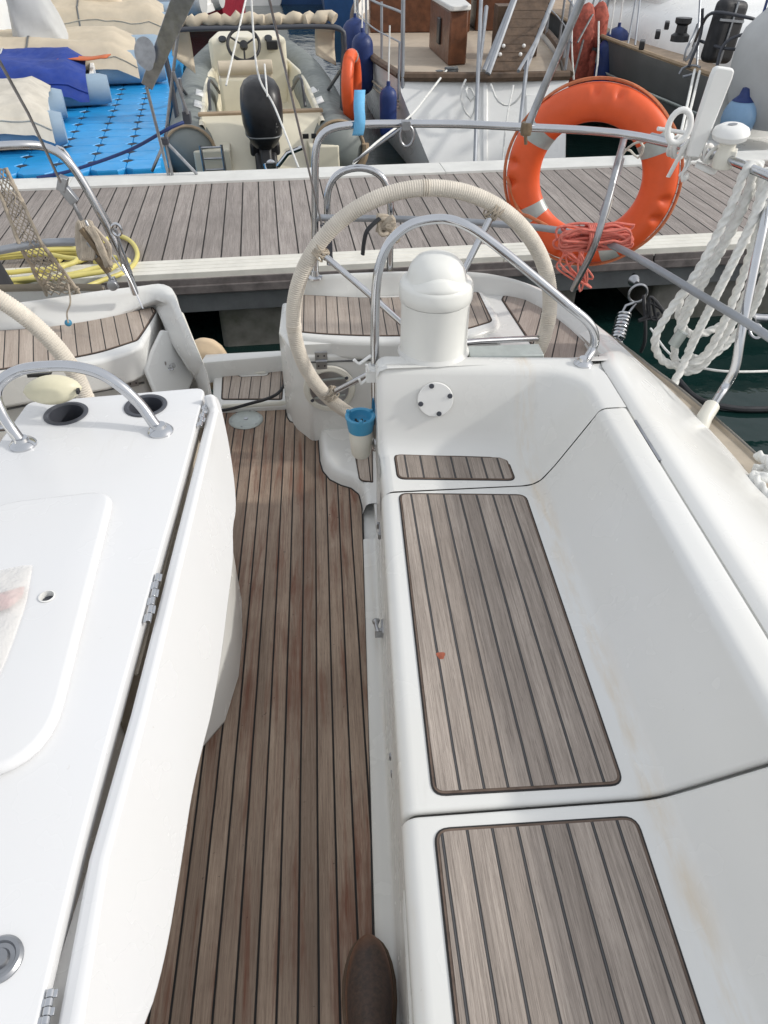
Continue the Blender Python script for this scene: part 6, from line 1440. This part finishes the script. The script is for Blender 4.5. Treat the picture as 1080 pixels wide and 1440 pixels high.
farboat(940, -40, ZW + .3, rad(0), 9, 3.2, 1.0, 'hullwhite', 'white yacht far behind the grey yacht', mast=True)
farboat(1060, 5, ZW + .5, rad(-8), 8, 2.8, 1.0, 'hullwhite', 'white yacht in the top right corner')
# big white awning hull at the far left
wa = thing('white_motor_boat', 'tall plain white hull side filling the top left corner', 'motor boat', tuple(P(-60, 60, ZW))); 
c = PY(20, 30, 12.2); mb = MB()
a, b_ = PY(-160, 110, 10.6), PY(88, 66, 12.8)
d_ = (b_ - a); d_.z = 0; nrm_ = V((-d_.y, d_.x, 0)).normalized()
st_ = []
rows = [[V((p.x, p.y, ZW)) + nrm_ * .25, V((p.x, p.y, ZW + .5)) + nrm_ * .08, V((p.x, p.y, .9)), V((p.x, p.y, 2.1)) - nrm_ * .1, V((p.x, p.y, 2.2)) + nrm_ * .1] for p in (a - d_ * .5, a, a + d_ * .5, b_ - d_ * .05)] 
last = b_; rows.append([V((last.x, last.y, ZW)) + nrm_ * .4, V((last.x, last.y, ZW + .5)) + nrm_ * .2, V((last.x, last.y, .9)) + nrm_ * .1, V((last.x, last.y, 2.1)) + nrm_ * .1, V((last.x, last.y, 2.2)) + nrm_ * .2])
rows.append([p + nrm_ * 3 for p in rows[-1]])
mb.grid(rows); mb.build('hull', M['hullwhite'], wa, sm=50)
mb = MB(); p = a + d_ * .78; mb.lathe([(.02, 0), (.02, .01), (.001, .012)], V((p.x, p.y, .55)) - nrm_ * .0, -nrm_, 12); mb.build('drain', M['galv'], wa)
# ---- small parts that come in several pieces: each piece an object of its own
def islands(me):
    par = list(range(len(me.vertices)))
    def f(a):
        while par[a] != a: par[a] = par[par[a]]; a = par[a]
        return a
    for e in me.edges: par[f(e.vertices[0])] = f(e.vertices[1])
    g = {}
    for i in range(len(par)): g.setdefault(f(i), []).append(i)
    return list(g.values())
def bbox(me, idx):
    ps = [me.vertices[i].co for i in idx]; return [min(p[k] for p in ps) for k in range(3)] + [max(p[k] for p in ps) for k in range(3)]
def split_far(o, gap):
    """islands closer than gap stay together as one piece"""
    me = o.data; isl = islands(me); bb = [bbox(me, i) for i in isl]; n = len(isl); par = list(range(n))
    def f(a):
        while par[a] != a: a = par[a]
        return a
    for i in range(n):
        for j in range(i):
            if all(bb[i][k] - gap <= bb[j][k + 3] and bb[j][k] - gap <= bb[i][k + 3] for k in range(3)): par[f(i)] = f(j)
    grp = {}
    for i in range(n): grp.setdefault(f(i), []).extend(isl[i])
    grp = list(grp.values())
    if len(grp) < 2: return
    owner = {}
    for gi, g in enumerate(grp):
        for i in g: owner[i] = gi
    mats = list(me.materials); smooth = [p.use_smooth for p in me.polygons]
    for gi, g in enumerate(grp):
        mp = {v: k for k, v in enumerate(g)}
        fs = [[mp[v] for v in p.vertices] for p in me.polygons if owner[p.vertices[0]] == gi]; mi = [p.material_index for p in me.polygons if owner[p.vertices[0]] == gi]
        nm = bpy.data.meshes.new(me.name); nm.from_pydata([tuple(me.vertices[v].co) for v in g], [], fs)
        for m_ in mats: nm.materials.append(m_)
        for p, k in zip(nm.polygons, mi): p.material_index = k
        if any(smooth): nm.shade_smooth(); nm.set_sharp_from_angle(angle=rad(38))
        if gi == 0: base = nm
        else:
            c = o.copy(); c.data = nm; COL.objects.link(c)
            for k in list(c.keys()):
                if k == 'category': del c[k]
    o.data = base
SPLIT = set('stitching cover_hem whipping cover_slot screw rail_foot tube_band joint coiled_line gauge vent gangway_light line_clutch port_glass porthole deckhouse deckhouse_roof bolt_holes cigarette_rest roll_bar seat_rail stanchion bollard'.split())
for o in list(bpy.data.objects):
    if o.type == 'MESH' and o.name.split('.')[0] in SPLIT and o.parent: split_far(o, .004 if o.name.startswith('screw') else .02)
# ================================================================ light, sky, camera
SUNV = V((1.70, -.22, 1.0)).normalized()
el = math.asin(SUNV.z)
w = bpy.data.worlds.new('World'); SC.world = w; w.use_nodes = True
nt = w.node_tree; bg_ = nt.nodes['Background']; sk = nt.nodes.new('ShaderNodeTexSky'); sk.sky_type = 'NISHITA'; sk.sun_disc = False
sk.sun_elevation = el; sk.sun_rotation = atan2(SUNV.x, SUNV.y); sk.air_density = 1.0; sk.dust_density = 6.0; sk.ozone_density = 1.0
hs_ = nt.nodes.new('ShaderNodeHueSaturation'); hs_.inputs['Saturation'].default_value = .55; nt.links.new(sk.outputs[0], hs_.inputs['Color']); mx_ = nt.nodes.new('ShaderNodeMix'); mx_.data_type = 'RGBA'; mx_.inputs[0].default_value = .75; mx_.inputs[7].default_value = (5.35, 5.55, 5.85, 1); nt.links.new(hs_.outputs[0], mx_.inputs[6]); nt.links.new(mx_.outputs[2], bg_.inputs[0]); bg_.inputs[1].default_value = .15
s = bpy.data.lights.new('sun', 'SUN'); s.energy = 1.75; s.angle = rad(2.5); s.color = (1, .965, .90)
so = bpy.data.objects.new('sun', s); COL.objects.link(so); so.rotation_euler = SUNV.to_track_quat('Z', 'Y').to_euler()
cd = bpy.data.cameras.new('camera'); co_ = bpy.data.objects.new('camera', cd); COL.objects.link(co_)
cd.sensor_fit = 'HORIZONTAL'; cd.sensor_width = 36; cd.lens = 36 * F / 1080; cd.clip_start = .02; cd.clip_end = 500
co_.matrix_world = Matrix.Translation(CAM) @ Matrix((RT, UP, -FW)).transposed().to_4x4()
SC.camera = co_
SC.view_settings.view_transform = 'Standard'; SC.view_settings.look = 'None'; SC.view_settings.exposure = .17; SC.view_settings.gamma = 1
SC.cycles.max_bounces = 8
